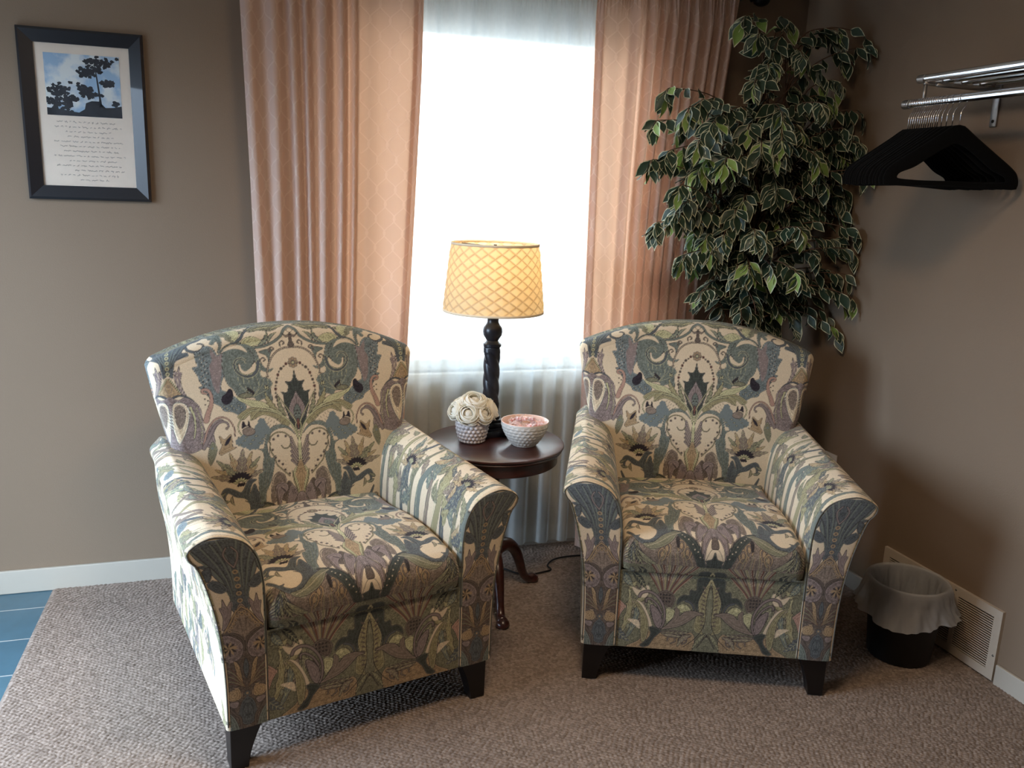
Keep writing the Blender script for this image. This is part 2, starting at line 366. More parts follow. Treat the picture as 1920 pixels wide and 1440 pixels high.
class Canvas:
    def __init__(s, w, h, base, s0=0.0, v0=0.0):
        s.s0, s.v0 = s0, v0; s.W = int(w/PX); s.H = int(h/PX)
        s.img = np.empty((s.H, s.W, 3)); s.img[:] = base
        s.n1 = fnoise(s.H, s.W, 5, 1); s.n2 = fnoise(s.H, s.W, 2.6, 2); s.n3 = fnoise(s.H, s.W, 14, 3)
        s.tf = lambda p: p
    def T(s, pts): return (np.array([s.tf(p) for p in pts], float)-(s.s0, s.v0))/PX
    def mask(s, P):
        x0 = max(int(P[:, 0].min())-1, 0); x1 = min(int(P[:, 0].max())+2, s.W); y0 = max(int(P[:, 1].min())-1, 0); y1 = min(int(P[:, 1].max())+2, s.H)
        if x1 <= x0 or y1 <= y0: return None
        cnt = np.zeros((y1-y0, x1-x0+1), np.int32); n = len(P)
        for i in range(n):
            ax, ay = P[i]; bx, by = P[(i+1) % n]
            if ay == by: continue
            if ay > by: ax, ay, bx, by = bx, by, ax, ay
            r0 = max(int(math.ceil(ay-.5)), y0); r1 = min(int(math.ceil(by-.5)), y1)
            if r1 <= r0: continue
            rr = np.arange(r0, r1); xx = ax+(rr+.5-ay)*(bx-ax)/(by-ay)
            cc = np.clip(np.ceil(xx-.5).astype(int)-x0, 0, x1-x0); np.add.at(cnt, (rr-y0, cc), 1)
        m = (np.cumsum(cnt, axis=1)[:, :-1] % 2).astype(bool)
        return m, y0, y1, x0, x1
    def paint(s, mk, col, tex=None):
        m, y0, y1, x0, x1 = mk; reg = s.img[y0:y1, x0:x1]
        c = np.empty(m.shape+(3,)); c[:] = col
        if tex:
            a = s.n1[y0:y1, x0:x1]; b = s.n2[y0:y1, x0:x1]; g = s.n3[y0:y1, x0:x1]
            k = np.ones(m.shape)
            if tex == 'm': k = np.where(a > .60, .74, np.where(a < .36, 1.22, 1.0))
            if tex == 'd': k = np.where(b > .74, .5, np.where(b < .26, 1.4, 1.0))
            if tex == 'b': k = np.where(b > .60, .66, np.where(b < .36, 1.34, 1.0))*np.where(a > .6, .82, 1.0)
            if tex == 's': k = np.where(b < .24, 1.5, .92)
            c *= (k*(.88+.24*g))[..., None]
        reg[m] = c[m]
    def stroke(s, pts, w, col, w1=None, raw=False, k=10):
        P = cr(s.T(pts) if not raw else pts, k); sc = getattr(s, 'sc', 1.0)
        d = np.r_[0, np.cumsum(np.hypot(*np.diff(P, axis=0).T))]; L = d[-1]
        if L == 0: return
        N = max(int(L/0.8), 2); t = np.linspace(0, L, N); X = np.interp(t, d, P[:, 0]); Y = np.interp(t, d, P[:, 1])
        w1 = w if w1 is None else w1; R = np.maximum((w+(w1-w)*t/L)/2*(1.0/PX if raw else sc/PX), .75)
        for x, y, r in zip(X, Y, R):
            x0 = max(int(x-r)-1, 0); x1 = min(int(x+r)+2, s.W); y0 = max(int(y-r)-1, 0); y1 = min(int(y+r)+2, s.H)
            if x1 <= x0 or y1 <= y0: continue
            yy, xx = np.ogrid[y0:y1, x0:x1]; s.img[y0:y1, x0:x1][(xx+.5-x)**2+(yy+.5-y)**2 <= r*r] = col
    def out(s, P, w, col):
        Q = np.concatenate([P, P[:1]]); s.stroke(Q, w, col, raw=True, k=1)
    def fill(s, pts, col, tex='m', ol=INK, ow=.0016, hi=None, smooth=5):
        P = s.T(pts); P = cr(P, smooth, True) if smooth > 1 else P
        mk = s.mask(P)
        if mk is None: return
        s.paint(mk, col, tex)
        if hi is not None:
            pass
        if ol is not None:
            if mk[0].sum() > 2500 and tex:
                m, y0, y1, x0, x1 = mk; before = s.img[y0:y1, x0:x1].copy(); cen = P.mean(0)
                for f_, k_ in ((.80, .62), (.62, 1.35), (.44, .62), (.26, 1.3)): s.out(cen+(P-cen)*f_, .0011, np.minimum(col*k_, .8))
                s.out(P, .0040, np.minimum(col*1.55+.03, .8)); r = s.img[y0:y1, x0:x1]; r[~m] = before[~m]
            s.out(P, ow, ol)
    def band(s, pts, w, col, w1=None, ol=INK, ow=.0026):
        sc = getattr(s, 'sc', 1.0); s.stroke(pts, w+ow/sc, ol, None if w1 is None else w1+ow/sc); s.stroke(pts, w, col, w1)
    def leaf(s, a, b, w, col, bend=0.0, teeth=0, tex='m', ol=INK, vein=True, vc=None):
        a = np.array(a, float); b = np.array(b, float); d = b-a; L = np.hypot(*d); t = d/L; nn = np.array([-t[1], t[0]])
        N = max(teeth*2, 8); ts = np.linspace(0, 1, N+1)
        mid = lambda q: a+d*q+nn*bend*L*4*q*(1-q)
        prof = lambda q: (math.sin(PI*min(q*1.0, 1)**.8))*w/2
        up_ = []; dn = []
        for i, q in enumerate(ts):
            j = (1.25 if i % 2 else .8) if teeth else 1
            up_.append(mid(q)+nn*prof(q)*j); dn.append(mid(q)-nn*prof(q)*j)
        s.fill(up_+dn[::-1][1:-1], col, tex, ol, smooth=2 if teeth else 3)
        if vein:
            vc = LEAFL if vc is None else vc
            s.stroke([mid(.02), mid(.35), mid(.65), mid(.92)], 0.0, vc)
            for q in np.arange(.2, .85, .16):
                for sg in (1, -1): s.stroke([mid(q), mid(q+.1)+nn*sg*prof(q)*.75], 0.0, vc)
    def dots(s, pts, r, col):
        for p in s.T(pts):
            R = r/PX; x, y = p; x0 = max(int(x-R)-1, 0); x1 = min(int(x+R)+2, s.W); y0 = max(int(y-R)-1, 0); y1 = min(int(y+R)+2, s.H)
            if x1 <= x0 or y1 <= y0: continue
            yy, xx = np.ogrid[y0:y1, x0:x1]; s.img[y0:y1, x0:x1][(xx+.5-x)**2+(yy+.5-y)**2 <= R*R] = col
    def ring(s, p, r, col, inner):
        s.dots([p], r, col); s.dots([p], r*.55, inner)
    def along(s, pts, n):
        P = cr(np.array(pts, float), 10); d = np.r_[0, np.cumsum(np.hypot(*np.diff(P, axis=0).T))]; t = np.linspace(0, d[-1], n)
        return list(zip(np.interp(t, d, P[:, 0]), np.interp(t, d, P[:, 1])))
    def finish(s):
        a = s.img; b = np.concatenate([a[:1], a[:-1]], 0); a = (a+b)/2; b = np.concatenate([a[:, :1], a[:, :-1]], 1); s.img = (a+b)/2
    def sample(s, S, V):
        x = np.clip((S-s.s0)/PX-.5, 0, s.W-1.001); y = np.clip((V-s.v0)/PX-.5, 0, s.H-1.001)
        xi = x.astype(int); yi = y.astype(int); fx = (x-xi)[..., None]; fy = (y-yi)[..., None]; I = s.img
        return (I[yi, xi]*(1-fx)+I[yi, xi+1]*fx)*(1-fy)+(I[yi+1, xi]*(1-fx)+I[yi+1, xi+1]*fx)*fy

def draw_main():
    c = Canvas(0.56, 1.10, CREAM, 0.0, -0.08)
    K = .000245
    tA = lambda p: ((1872-p[0])*K, .02+(p[1]-50)*K)
    tB = lambda p: ((1597-p[0])*K, .02+(p[1]+1119)*K)
    tC = lambda p: ((1275-p[0])*.000225, .60+(p[1]-740)*.00026)
    tD = lambda p: ((1480-p[0])*.000194, .755+(p[1]-100)*.0002)
    # ---- back, upper half
    c.tf = tA; c.sc = K
    c.fill([(1900, -400), (-400, -400), (-400, 200), (60, 300), (500, 220), (900, 120), (1900, 60)], SAGE, 'b', None, smooth=1)
    for i in range(15):
        x = 1840-i*125; c.leaf((x, 60+i*10), (x-150, -150+i*12), 80, (TEAL, SAGE, OLIVE)[i % 3], .1, 4)
    c.fill([(1900, 60), (1790, 80), (1700, 170), (1600, 205), (1450, 185), (1330, 205), (1250, 150), (1350, 100), (1480, 40), (1750, 10)], SAGE, 'm')
    for a, b, w in (((1820, 110), (1600, 190), 50), ((1760, 60), (1440, 120), 60), ((1640, 150), (1330, 190), 46)): c.leaf(a, b, w, OLIVE, .08, 5)
    c.band([(1872, 130), (1800, 190), (1730, 290), (1600, 365), (1450, 405), (1330, 400), (1200, 345), (1080, 345), (980, 385), (920, 450)], 34, TEAL, 12)
    c.fill([(1200, 345), (1260, 280), (1350, 268), (1440, 300), (1475, 345), (1400, 382), (1310, 388)], LEAFL, 's')
    for k in range(5): c.stroke([(1230+k*45, 345), (1270+k*45, 300+k*4)], 3, SAGE)
    c.leaf((1420, 390), (1560, 190), 60, TEAL, .18, 4); c.leaf((1560, 360), (1690, 230), 44, TEAL, -.15, 0)
    c.band([(1100, 335), (1190, 290), (1240, 215), (1300, 150), (1335, 60)], 40, SLATE, 14)
    c.leaf((1240, 210), (1180, 170), 40, SLATE, 0, 0); c.leaf((1290, 160), (1370, 90), 34, SLATE, 0, 0)
    c.fill([(1110, 312), (1045, 255), (1005, 170), (1030, 110), (1110, 122), (1165, 170), (1190, 225), (1150, 290)], LEAFL, 's')
    for k in range(5): c.stroke([(1120, 300-k*30), (1060-k*3, 230-k*22)], 4, SAGE)
    c.fill([(1090, 330), (1000, 290), (985, 250), (920, 235), (900, 190), (830, 200), (740, 185), (700, 200), (800, 130), (930, 130), (1000, 160), (1060, 240)], SAGE, 's')
    c.fill([(700, 215), (760, 180), (850, 175), (920, 215), (945, 290), (940, 370), (905, 460), (885, 440), (905, 350), (870, 300), (835, 345), (785, 330), (815, 280), (770, 265), (760, 230)], TEAL, 'm')
    # corner fan
    c.fill([(-60, 330), (80, 300), (250, 270), (500, 215), (700, 185), (650, 255), (540, 292), (480, 345), (430, 420), (500, 425), (512, 465), (440, 490), (345, 530), (320, 600), (305, 690), (290, 730), (235, 700), (160, 690), (145, 590), (50, 570), (-60, 590)], SLATE, 'm')
    for x, y in ((40, 340), (130, 300), (330, 270), (430, 250), (560, 225), (20, 420), (330, 330), (420, 310)):
        c.stroke([(x, y), ((x+250)/2+10, (y+600)/2-20), (240, 660)], 7, TEAL); c.stroke([(x+14, y), ((x+250)/2+24, (y+600)/2-20), (250, 660)], 0, INK)
    for y in range(340, 720, 68): c.ring((236, y), .0062, LEAFL, BROWN)
    c.fill([(235, 735), (270, 770), (320, 840), (375, 930), (340, 965), (280, 990), (235, 1040), (190, 990), (130, 960), (170, 850), (210, 770)], TAN, 's', BROWN)
    c.dots([(235+((i*37) % 120)-60, 800+i*9) for i in range(20)], .0018, TAUPE); c.band([(250, 740), (300, 810), (370, 910), (430, 970)], 10, LEAFL)
    c.fill([(325, 640), (350, 660), (385, 590), (388, 660), (415, 672), (392, 750), (398, 850), (445, 965), (400, 945), (350, 860), (320, 760)], MAUVE, 's'); c.stroke([(365, 640), (352, 760), (410, 940)], 4, CREAM)
    c.band([(232, 1050), (262, 990), (330, 955), (420, 965), (520, 1030), (590, 1160), (608, 1330)], 14, SLATE)
    c.band([(480, 350), (515, 400), (600, 425), (680, 400), (710, 345), (680, 315), (640, 312)], 34, SLATE, 10)
    # tall mottled acanthus
    c.fill([(592, 430), (640, 425), (720, 360), (800, 372), (850, 425), (878, 480), (955, 455), (960, 520), (935, 600), (930, 740), (892, 830), (890, 915), (960, 950), (1040, 1010), (1130, 1060), (1190, 1150), (1150, 1210), (1080, 1245), (1000, 1205), (900, 1185), (860, 1125), (765, 1065), (700, 960), (640, 900), (605, 862), (655, 850), (622, 790), (600, 715), (548, 620), (612, 602), (590, 520)], BLUE, 'b')
    c.fill([(800, 400), (870, 490), (945, 470), (925, 600), (905, 720), (880, 850), (850, 960), (800, 900), (770, 760), (760, 620), (800, 540), (790, 460)], MAUVE, 's', None)
    c.dots([(660+((i*37) % 110), 440+i*24) for i in range(28)], .0024, INK)
    c.dots([(640+((i*53) % 90), 470+i*22) for i in range(22)], .0014, CREAM)
    c.fill([(940, 960), (985, 905), (1030, 935), (1030, 1010), (1000, 1075), (940, 1110), (885, 1080), (880, 1010)], PLUM, 'm', None)
    c.dots([(900+i*31, 1130+(i % 3)*26) for i in range(8)], .004, SLATE); c.dots([(905+i*31, 1130+(i % 3)*26) for i in range(8)], .0016, LEAFL)
    # big curl
    c.fill([(950, 450), (1050, 385), (1180, 352), (1300, 380), (1380, 440), (1420, 560), (1470, 660), (1540, 692), (1585, 690), (1550, 725), (1480, 722), (1420, 700), (1420, 780), (1480, 800), (1530, 830), (1560, 880), (1530, 960), (1545, 1100), (1450, 1065), (1340, 1090), (1300, 1042), (1180, 1042), (1090, 1010), (1060, 960), (1030, 910), (980, 860), (940, 760), (925, 620)], TEAL, 'm')
    c.fill([(955, 440), (1040, 385), (1130, 364), (1215, 390), (1270, 465), (1180, 425), (1080, 410)], CREAM, None, None)
    c.fill([(1135, 600), (1200, 640), (1290, 640), (1365, 590), (1350, 690), (1270, 740), (1190, 735), (1145, 690)], CREAM, None)
    c.fill([(1160, 620), (1230, 590), (1300, 600), (1310, 640), (1230, 700), (1180, 680)], TEAL, 's', None)
    c.band([(1400, 590), (1370, 700), (1290, 765), (1190, 760), (1110, 700), (1080, 620), (1110, 555), (1175, 535), (1225, 560), (1235, 590)], 46, SLATE, 12, ol=LEAFL)
    c.stroke([(1290, 765), (1190, 762), (1100, 690), (1072, 620), (1105, 545)], 3, INK)
    c.dots(c.along([(1290, 420), (1340, 490), (1350, 570), (1310, 640)], 8), .0022, INK)
    for i in range(16):
        x = 1080+i*30; c.stroke([(1260+i*3, 1030), (x+30, 900-(i % 3)*20), (x, 800-(i % 4)*26)], 4, LEAFL if i % 2 else SLATE)
    for x, y in ((1240, 940), (1225, 995), (1270, 960), (1300, 985), (1470, 930), (1500, 935)): c.leaf((x, y+22), (x-12, y-40), 26, PLUM if x < 1400 else LEAFL, 0, 0, None, vein=False)
    c.fill([(1100, 1000), (1200, 975), (1290, 1010), (1230, 1040), (1140, 1035)], SAGE, 's')
    # arch and bead garland
    c.band([(1500, 800), (1520, 680), (1560, 590), (1610, 520), (1700, 455), (1800, 430), (1890, 425)], 16, TAUPE)
    c.dots(c.along([(1500, 800), (1520, 680), (1560, 590), (1610, 520), (1700, 455), (1800, 430), (1880, 425)], 22), .0014, CREAM)
    c.fill([(1420, 470), (1520, 440), (1600, 440), (1570, 520), (1540, 600), (1520, 520)], TEAL, 's')
    for p in ((1470, 570), (1600, 440), (1755, 370)): c.band([(p[0]-30, p[1]+40), (p[0]-38, p[1]), (p[0], p[1]-26), (p[0]+28, p[1]), (p[0]+4, p[1]+16)], 8, TAUPE)
    c.fill([(1872, 240), (1850, 290), (1855, 340), (1830, 400), (1872, 430), (1920, 400)], BROWN, 'm'); c.fill([(1872, 260), (1810, 270), (1760, 240), (1820, 300)], TAUPE, 's')
    c.fill([(1872, 170), (1830, 205), (1872, 235)], CREAM, None)
    for k in range(5): c.dots([(1872-50*math.sin(k*PI/4), 628-50*math.cos(k*PI/4))], .0062, TAUPE)
    for k in range(5): c.dots([(1872-50*math.sin(k*PI/4), 628-50*math.cos(k*PI/4))], .0034, TAN)
    c.dots([(1872, 628)], .007, BROWN); c.dots([(1872, 628)], .004, LEAFL)
    g = [(1820, 640), (1775, 640), (1740, 670), (1700, 697), (1668, 735), (1648, 775), (1630, 820), (1618, 868), (1606, 915), (1600, 955), (1598, 1010), (1600, 1060), (1606, 1110)]
    c.stroke(g, 5, TAUPE)
    for i, p in enumerate(g): c.dots([p], .0052 if i % 2 else .0034, RUST if i % 4 == 1 else BROWN)
    for p in g[1::2]: c.dots([p], .0022, INK)
    # central crown leaf
    c.fill([(1876, 775), (1850, 830), (1815, 875), (1738, 868), (1772, 925), (1752, 1010), (1668, 1000), (1702, 1050), (1698, 1180), (1735, 1290), (1770, 1400), (1876, 1500)], DKGR, 'd', smooth=3)
    c.fill([(1876, 1035), (1835, 1080), (1795, 1140), (1762, 1230), (1772, 1320), (1876, 1400)], MAUVE, 's')
    c.fill([(1876, 1180), (1835, 1220), (1820, 1290), (1840, 1360), (1876, 1400)], TEAL, 'b'); c.dots([(1876, 1260), (1850, 1300)], .003, INK)
    # ---- back, lower half
    c.tf = tB; c.sc = K
    c.fill([(-200, -200), (60, -160), (140, -190), (230, -150), (320, -60), (345, 100), (360, 320), (320, 460), (200, 520), (0, 560), (-300, 600)], MAUVE, 'b')
    c.fill([(-10, -90), (80, -130), (160, -90), (190, 20), (150, 200), (90, 330), (30, 390), (-20, 200)], CREAM, 's'); c.fill([(20, -60), (90, -90), (140, -20), (130, 100), (70, 200), (20, 120)], TAUPE, 'b')
    c.band([(205, -60), (245, 60), (250, 200), (225, 330)], 26, LEAFL, 12)
    c.dots(c.along([(285, -40), (315, 100), (330, 260), (310, 400)], 14), .0026, LEAFL); c.dots(c.along([(285, -40), (315, 100), (330, 260), (310, 400)], 14), .0012, INK)
    c.fill([(430, 480), (330, 430), (330, 330), (400, 240), (520, 130), (600, 130), (520, 200), (470, 300), (480, 400), (470, 480), (430, 600), (400, 520)], MAUVE, 'b')
    c.band([(420, -220), (370, -235), (375, -270), (440, -260), (475, -190), (468, -80), (425, 20), (390, 120)], 18, PINK, 66); c.dots([(425+(i % 2)*20, -60+i*22) for i in range(8)], .0012, INK)
    c.band([(335, 430), (390, 260), (470, 140), (570, 92), (670, 130), (732, 240), (735, 350)], 22, PINK, 8)
    c.band([(335, 470), (420, 320), (490, 205), (570, 152), (640, 165), (665, 210), (640, 245)], 44, MAUVE, 14); c.dots([(640, 240)], .0052, TAUPE)
    c.fill([(400, 480), (440, 400), (480, 430), (495, 520), (450, 640), (400, 700), (380, 600)], SAGE, 's'); c.dots([(440, 480)], .004, BLUE)
    c.fill([(540, 330), (600, 380), (680, 320), (700, 380), (700, 480), (745, 495), (700, 520), (600, 560), (540, 580), (520, 540), (560, 460), (540, 400)], TAN, 's'); c.leaf((600, 460), (690, 340), 40, PLUM, 0, 0, None, vein=False)
    # arching olive branches
    c.fill([(1480, 230), (1330, 120), (1180, 70), (1050, 60), (960, 150), (990, 160), (1050, 130), (1150, 110), (1300, 180), (1420, 300)], OLIVE, 's')
    c.fill([(790, 110), (830, 60), (930, 10), (1060, -20), (1200, 0), (1260, 50), (1120, 50), (1030, 90), (960, 165), (950, 90), (860, 150)], OLIVE, 'm')
    c.fill([(800, -150), (930, -110), (1080, -80), (1180, -40), (1330, 50), (1440, 160), (1380, 150), (1230, 50), (1080, 10), (980, -10), (900, -60), (830, -100)], LEAFL, 's')
    for k in range(9): c.stroke([(850+k*62, -120+k*24), (900+k*62, -80+k*22)], 4, SAGE)
    c.leaf((1330, 60), (1180, -190), 70, OLIVE, -.12, 5); c.leaf((1440, 150), (1350, -120), 60, SAGE, -.1, 4)
    c.band([(1597, 500), (1560, 380), (1490, 240), (1340, 110), (1180, 55), (1000, 40), (880, 95), (800, 190), (785, 270), (830, 350)], 20, LEAFL, 8)
    c.band([(1610, 330), (1540, 180), (1460, 50), (1390, -60), (1340, -140)], 14, LEAFL, 6)
    for i in range(26):
        q = (1040+(i % 9)*42+(i//9)*26, 130+(i//9)*46+((i*7) % 5)*8); c.stroke([q, (q[0]-16, q[1]+24)], 7, BROWN)
    c.band([(1597, 230), (1560, 270), (1565, 330), (1597, 390)], 12, LEAFL); c.fill([(1600, 190), (1578, 240), (1583, 300), (1600, 340)], RUST, 'm')
    # green trunk and arch
    c.fill([(1540, 400), (1480, 340), (1400, 300), (1300, 310), (1220, 350), (1180, 430), (1150, 500), (1160, 600), (1200, 690), (1262, 660), (1245, 720), (1220, 850), (1180, 1000), (1110, 1140), (1090, 1290), (1000, 1290), (1010, 1100), (1020, 900), (1075, 860), (1080, 760), (1100, 650), (1080, 580), (1030, 548), (1100, 550), (1120, 480), (1140, 400), (1200, 300), (1300, 255), (1400, 265), (1490, 320)], TEAL, 'm')
    for k in range(5): c.stroke([(1110+k*16, 560), (1120+k*14, 800), (1050+k*22, 1120)], 4, SAGE if k % 2 else SLATE)
    # florets
    for x, y, r in ((1100, 200, 46), (1130, 260, 44), (1060, 270, 50), (1150, 310, 52), (1020, 320, 48), (1080, 350, 60), (1000, 400, 60), (1060, 440, 50), (930, 400, 56), (860, 400, 56), (790, 430, 46), (850, 460, 46), (930, 490, 54), (1000, 500, 46)):
        c.dots([(x+r*.8*math.cos(a), y+r*.8*math.sin(a)) for a in np.arange(0, 6.2, .9)], r*K*.42, BLUE); c.dots([(x, y)], r*K*.8, BLUE)
    c.dots([(780+((i*83) % 380), 370+((i*47) % 140)) for i in range(26)], .003, SLATE); c.dots([(780+((i*83) % 380), 370+((i*47) % 140)) for i in range(26)], .0012, LEAFL)
    c.fill([(840, 320), (850, 270), (930, 250), (1000, 290), (990, 340), (900, 360)], TAUPE, 's'); c.fill([(832, 262), (842, 180), (865, 165), (885, 215), (912, 225), (925, 150), (945, 220), (955, 262), (920, 240), (880, 240)], PLUM, None, None, smooth=2)
    # cream oval with beaded scroll
    c.band([(1180, 470), (1210, 400), (1290, 355), (1390, 365), (1460, 425), (1478, 500), (1440, 570), (1380, 575), (1345, 535)], 10, OLIVE, 6)
    c.band([(1195, 480), (1190, 580), (1240, 680), (1270, 780), (1340, 860), (1440, 960)], 8, OLIVE)
    for p in ((1240, 440), (1305, 400), (1410, 415), (1220, 580), (1255, 690), (1350, 790), (1300, 740), (1440, 930), (1380, 870)): c.dots([p], .0048, TAUPE); c.dots([p], .0024, INK)
    for i in range(24): c.dots([(1265+((i*31) % 150), 720+i*9)], .0012, TAUPE)
    # centre stem and feathers
    for k in range(6):
        c.band([(1575, 640+k*48), (1530, 560+k*50), (1480, 440+k*62)], 16, MAUVE, 26); c.stroke([(1570, 640+k*48), (1490, 470+k*62)], 4, CREAM)
    c.fill([(1600, 470), (1572, 560), (1580, 700), (1552, 820), (1500, 900), (1490, 1010), (1540, 1170), (1560, 1290), (1602, 1290)], LEAFL, 's')
    c.fill([(1602, 760), (1540, 880), (1522, 960), (1550, 1060), (1575, 1200), (1602, 1260)], TAN, 'b')
    c.band([(1480, 900), (1500, 1040), (1545, 1180), (1560, 1290)], 8, OLIVE)
    # thistle flower
    for a, w, col in (((480, 650), 110, SAGE), ((1045, 650), 90, SAGE), ((650, 560), 100, TAN), ((945, 570), 100, TAN), ((825, 525), 120, TAUPE), ((455, 770), 90, TAN), ((1085, 830), 80, TAUPE), ((400, 860), 90, TAUPE), ((560, 740), 90, SAGE), ((1010, 760), 90, TAN)):
        c.leaf((780, 930), a, w, col, .0, 3, 's')
    for a in np.arange(-2.9, -.2, .3): c.leaf((775+50*math.cos(a), 960+50*math.sin(a)), (775+175*math.cos(a), 965+150*math.sin(a)), 52, PLUM, 0, 0, None, None, vein=False)
    for a in np.arange(-2.75, -.3, .42): c.leaf((775+30*math.cos(a), 985+30*math.sin(a)), (775+115*math.cos(a), 1000+105*math.sin(a)), 34, LEAFL, 0, 0, 's', PLUM, vein=False)
    c.dots([(740+i*16, 1010-(i % 2)*20) for i in range(6)], .004, PLUM)
    c.fill([(545, 1045), (600, 1025), (690, 1060), (760, 1100), (800, 1080), (850, 980), (900, 940), (985, 955), (920, 1010), (880, 1160), (945, 1010), (990, 1080), (1010, 1290), (760, 1300), (745, 1230), (690, 1160), (610, 1100), (570, 1140), (565, 1200), (525, 1150), (520, 1090)], SLATE, 'd')
    for k in range(4): c.stroke([(800+k*50, 1260), (810+k*36, 1120), (850+k*36, 1010)], 4, TEAL)
    c.fill([(1180, 1290), (1180, 1100), (1210, 960), (1280, 890), (1370, 940), (1385, 1040), (1340, 1110), (1260, 1190), (1240, 1290)], TAUPE, 'b'); c.stroke([(1195, 1080), (1215, 980), (1250, 930)], 7, CREAM)
    c.fill([(1330, 1290), (1380, 1090), (1430, 1030), (1500, 1130), (1550, 1290)], BROWN, 'b')
    # ---- seat front
    c.tf = tC; c.sc = .00024
    c.fill([(0, 940), (220, 930), (350, 1050), (600, 1050), (780, 880), (900, 1000), (1080, 1200), (1275, 1320), (1275, 1420), (0, 1420)], TAUPE, 'b')
    for i in range(12): c.leaf((200+(i % 4)*10, 960+i*12), (120+i*40, 1280+(i % 3)*20), 60, (DKGR, SLATE, SAGE)[i % 3], .08, 0)
    for x, y in ((620, 1080), (900, 1120), (560, 1150), (820, 1040)): c.band([(x-40, y+60), (x-50, y-20), (x, y-70), (x+55, y-20), (x+30, y+70), (x, y+90)], 14, TAN); c.fill([(x-20, y+30), (x-20, y-20), (x+10, y-40), (x+25, y), (x+10, y+40)], TAN, 's')
    for i in range(14): c.stroke([(480+i*40, 1330), (500+i*36, 1230), (540+i*28, 1160-(i % 3)*30)], 8, (BROWN, TAN, OLIVE)[i % 3])
    c.fill([(745, 960), (775, 905), (800, 960), (790, 1060), (765, 1060)], INK, 'm', None)
    c.fill([(690, 780), (800, 785), (900, 850), (1000, 940), (1080, 1050), (1140, 1190), (1165, 1330), (1080, 1330), (1000, 1180), (900, 1030), (800, 930)], DKGR, 'd')
    c.dots([(840, 885), (920, 955), (975, 1020), (1045, 1105), (870, 920), (1000, 1080), (1080, 1170)], .0018, CREAM)
    for pts in ([(890, 600), (960, 555), (1060, 575), (1065, 650), (1000, 700), (965, 800), (960, 900), (905, 830)], [(1085, 650), (1130, 590), (1195, 650), (1200, 750), (1130, 860), (1085, 980), (1050, 960), (1040, 830), (1060, 760)], [(1200, 760), (1275, 700), (1275, 900), (1215, 930), (1160, 1020), (1110, 1130), (1085, 1060), (1130, 930)]):
        c.fill(pts, MAUVE, 's'); 
    c.band([(880, 590), (900, 700), (925, 850), (1010, 960)], 10, TAUPE); c.band([(1060, 700), (1035, 830), (1030, 950), (1060, 1030)], 12, TAUPE); c.band([(1200, 780), (1110, 960), (1100, 1110)], 12, TAUPE); c.band([(1275, 890), (1210, 940), (1150, 1060), (1130, 1180)], 14, MAUVE)
    for i in range(7): c.dots([(970+i*10, 610+i*9), (1130+i*8, 660+(i % 3)*22), (1240, 780+i*26)], .0018, PLUM)
    c.fill([(1280, 920), (1245, 930), (1225, 1050), (1280, 1060)], BROWN, 'b')
    c.fill([(1280, 1100), (1255, 1150), (1232, 1190), (1160, 1210), (1175, 1260), (1140, 1360), (1280, 1360)], DKGR, 'd', smooth=2)
    c.stroke([(1150, 1230), (1190, 1130), (1230, 1075), (1280, 1065)], 6, INK)
    # apple-shaped clear ground with its dark sickle
    c.fill([(95, 760), (150, 690), (250, 650), (330, 670), (420, 690), (495, 760), (500, 850), (440, 940), (340, 985), (220, 970), (140, 880)], CREAM, None, None)
    c.fill([(430, 720), (500, 740), (620, 780), (700, 800), (680, 830), (600, 890), (500, 990), (400, 1040), (300, 1030), (200, 960), (110, 840), (95, 760), (160, 850), (200, 900), (260, 895), (240, 930), (330, 975), (420, 955), (480, 890), (500, 800), (480, 750)], SLATE, 'd')
    c.fill([(300, 1020), (430, 1005), (500, 960), (570, 900), (640, 850), (700, 815), (760, 808), (835, 830), (770, 880), (710, 970), (610, 1040), (470, 1085), (360, 1075)], SAGE, 's', ow=.002); c.stroke([(350, 1050), (520, 1000), (680, 900), (810, 832)], 4, CREAM)
    c.leaf((250, 640), (280, 760), 44, TAUPE, .2, 0); c.leaf((60, 650), (160, 590), 50, SLATE, 0, 0); c.leaf((80, 680), (220, 700), 44, SLATE, .1, 0)
    for i in range(9): c.leaf((20+((i*13) % 60), 900+i*44), (110, 880+i*44), 40, RUST if i % 2 else MAUVE, 0, 3, 's')
    # ---- front rail
    c.tf = tD; c.sc = .000197
    c.fill([(1600, 60), (-300, 60), (-300, 1500), (1600, 1500)], SAGE, 'b', None, smooth=1)
    for i in range(18): c.leaf((150+((i*97) % 420), 300+((i*61) % 900)), (230+((i*131) % 420), 160+((i*83) % 900)), 90, (SAGE, OLIVE, TEAL, TAUPE)[i % 4], .1, 4)
    c.fill([(20, 500), (110, 540), (215, 640), (160, 760), (100, 890), (20, 780)], PINK, 's'); c.fill([(260, 840), (430, 850), (460, 980), (340, 900)], CREAM, 's', None); c.fill([(320, 560), (420, 545), (520, 640), (640, 900), (590, 930), (480, 700)], CREAM, None, None)
    c.fill([(300, 330), (420, 380), (500, 300), (560, 330), (520, 480), (380, 460)], CREAM, None, None)
    for i in range(17):
        x = 520+i*45; c.stroke([(780+i*6, 500), (700+i*17, 330), (x, 60)], 26, (RUST, TAUPE, OLIVE, BROWN)[i % 4], 34); c.stroke([(790+i*6, 500), (712+i*17, 330), (x+14, 60)], 3, CREAM)
    c.fill([(700, 420), (780, 360), (900, 380), (960, 480), (900, 620), (800, 560), (760, 500)], BROWN, 'b')
    c.dots([(740+(i % 4)*45, 420+(i//4)*50) for i in range(12)], .003, INK)
    c.fill([(560, 980), (900, 1040), (1100, 1040), (1240, 980), (1300, 1100), (1200, 1300), (300, 1300), (460, 1160)], TAN, 'b')
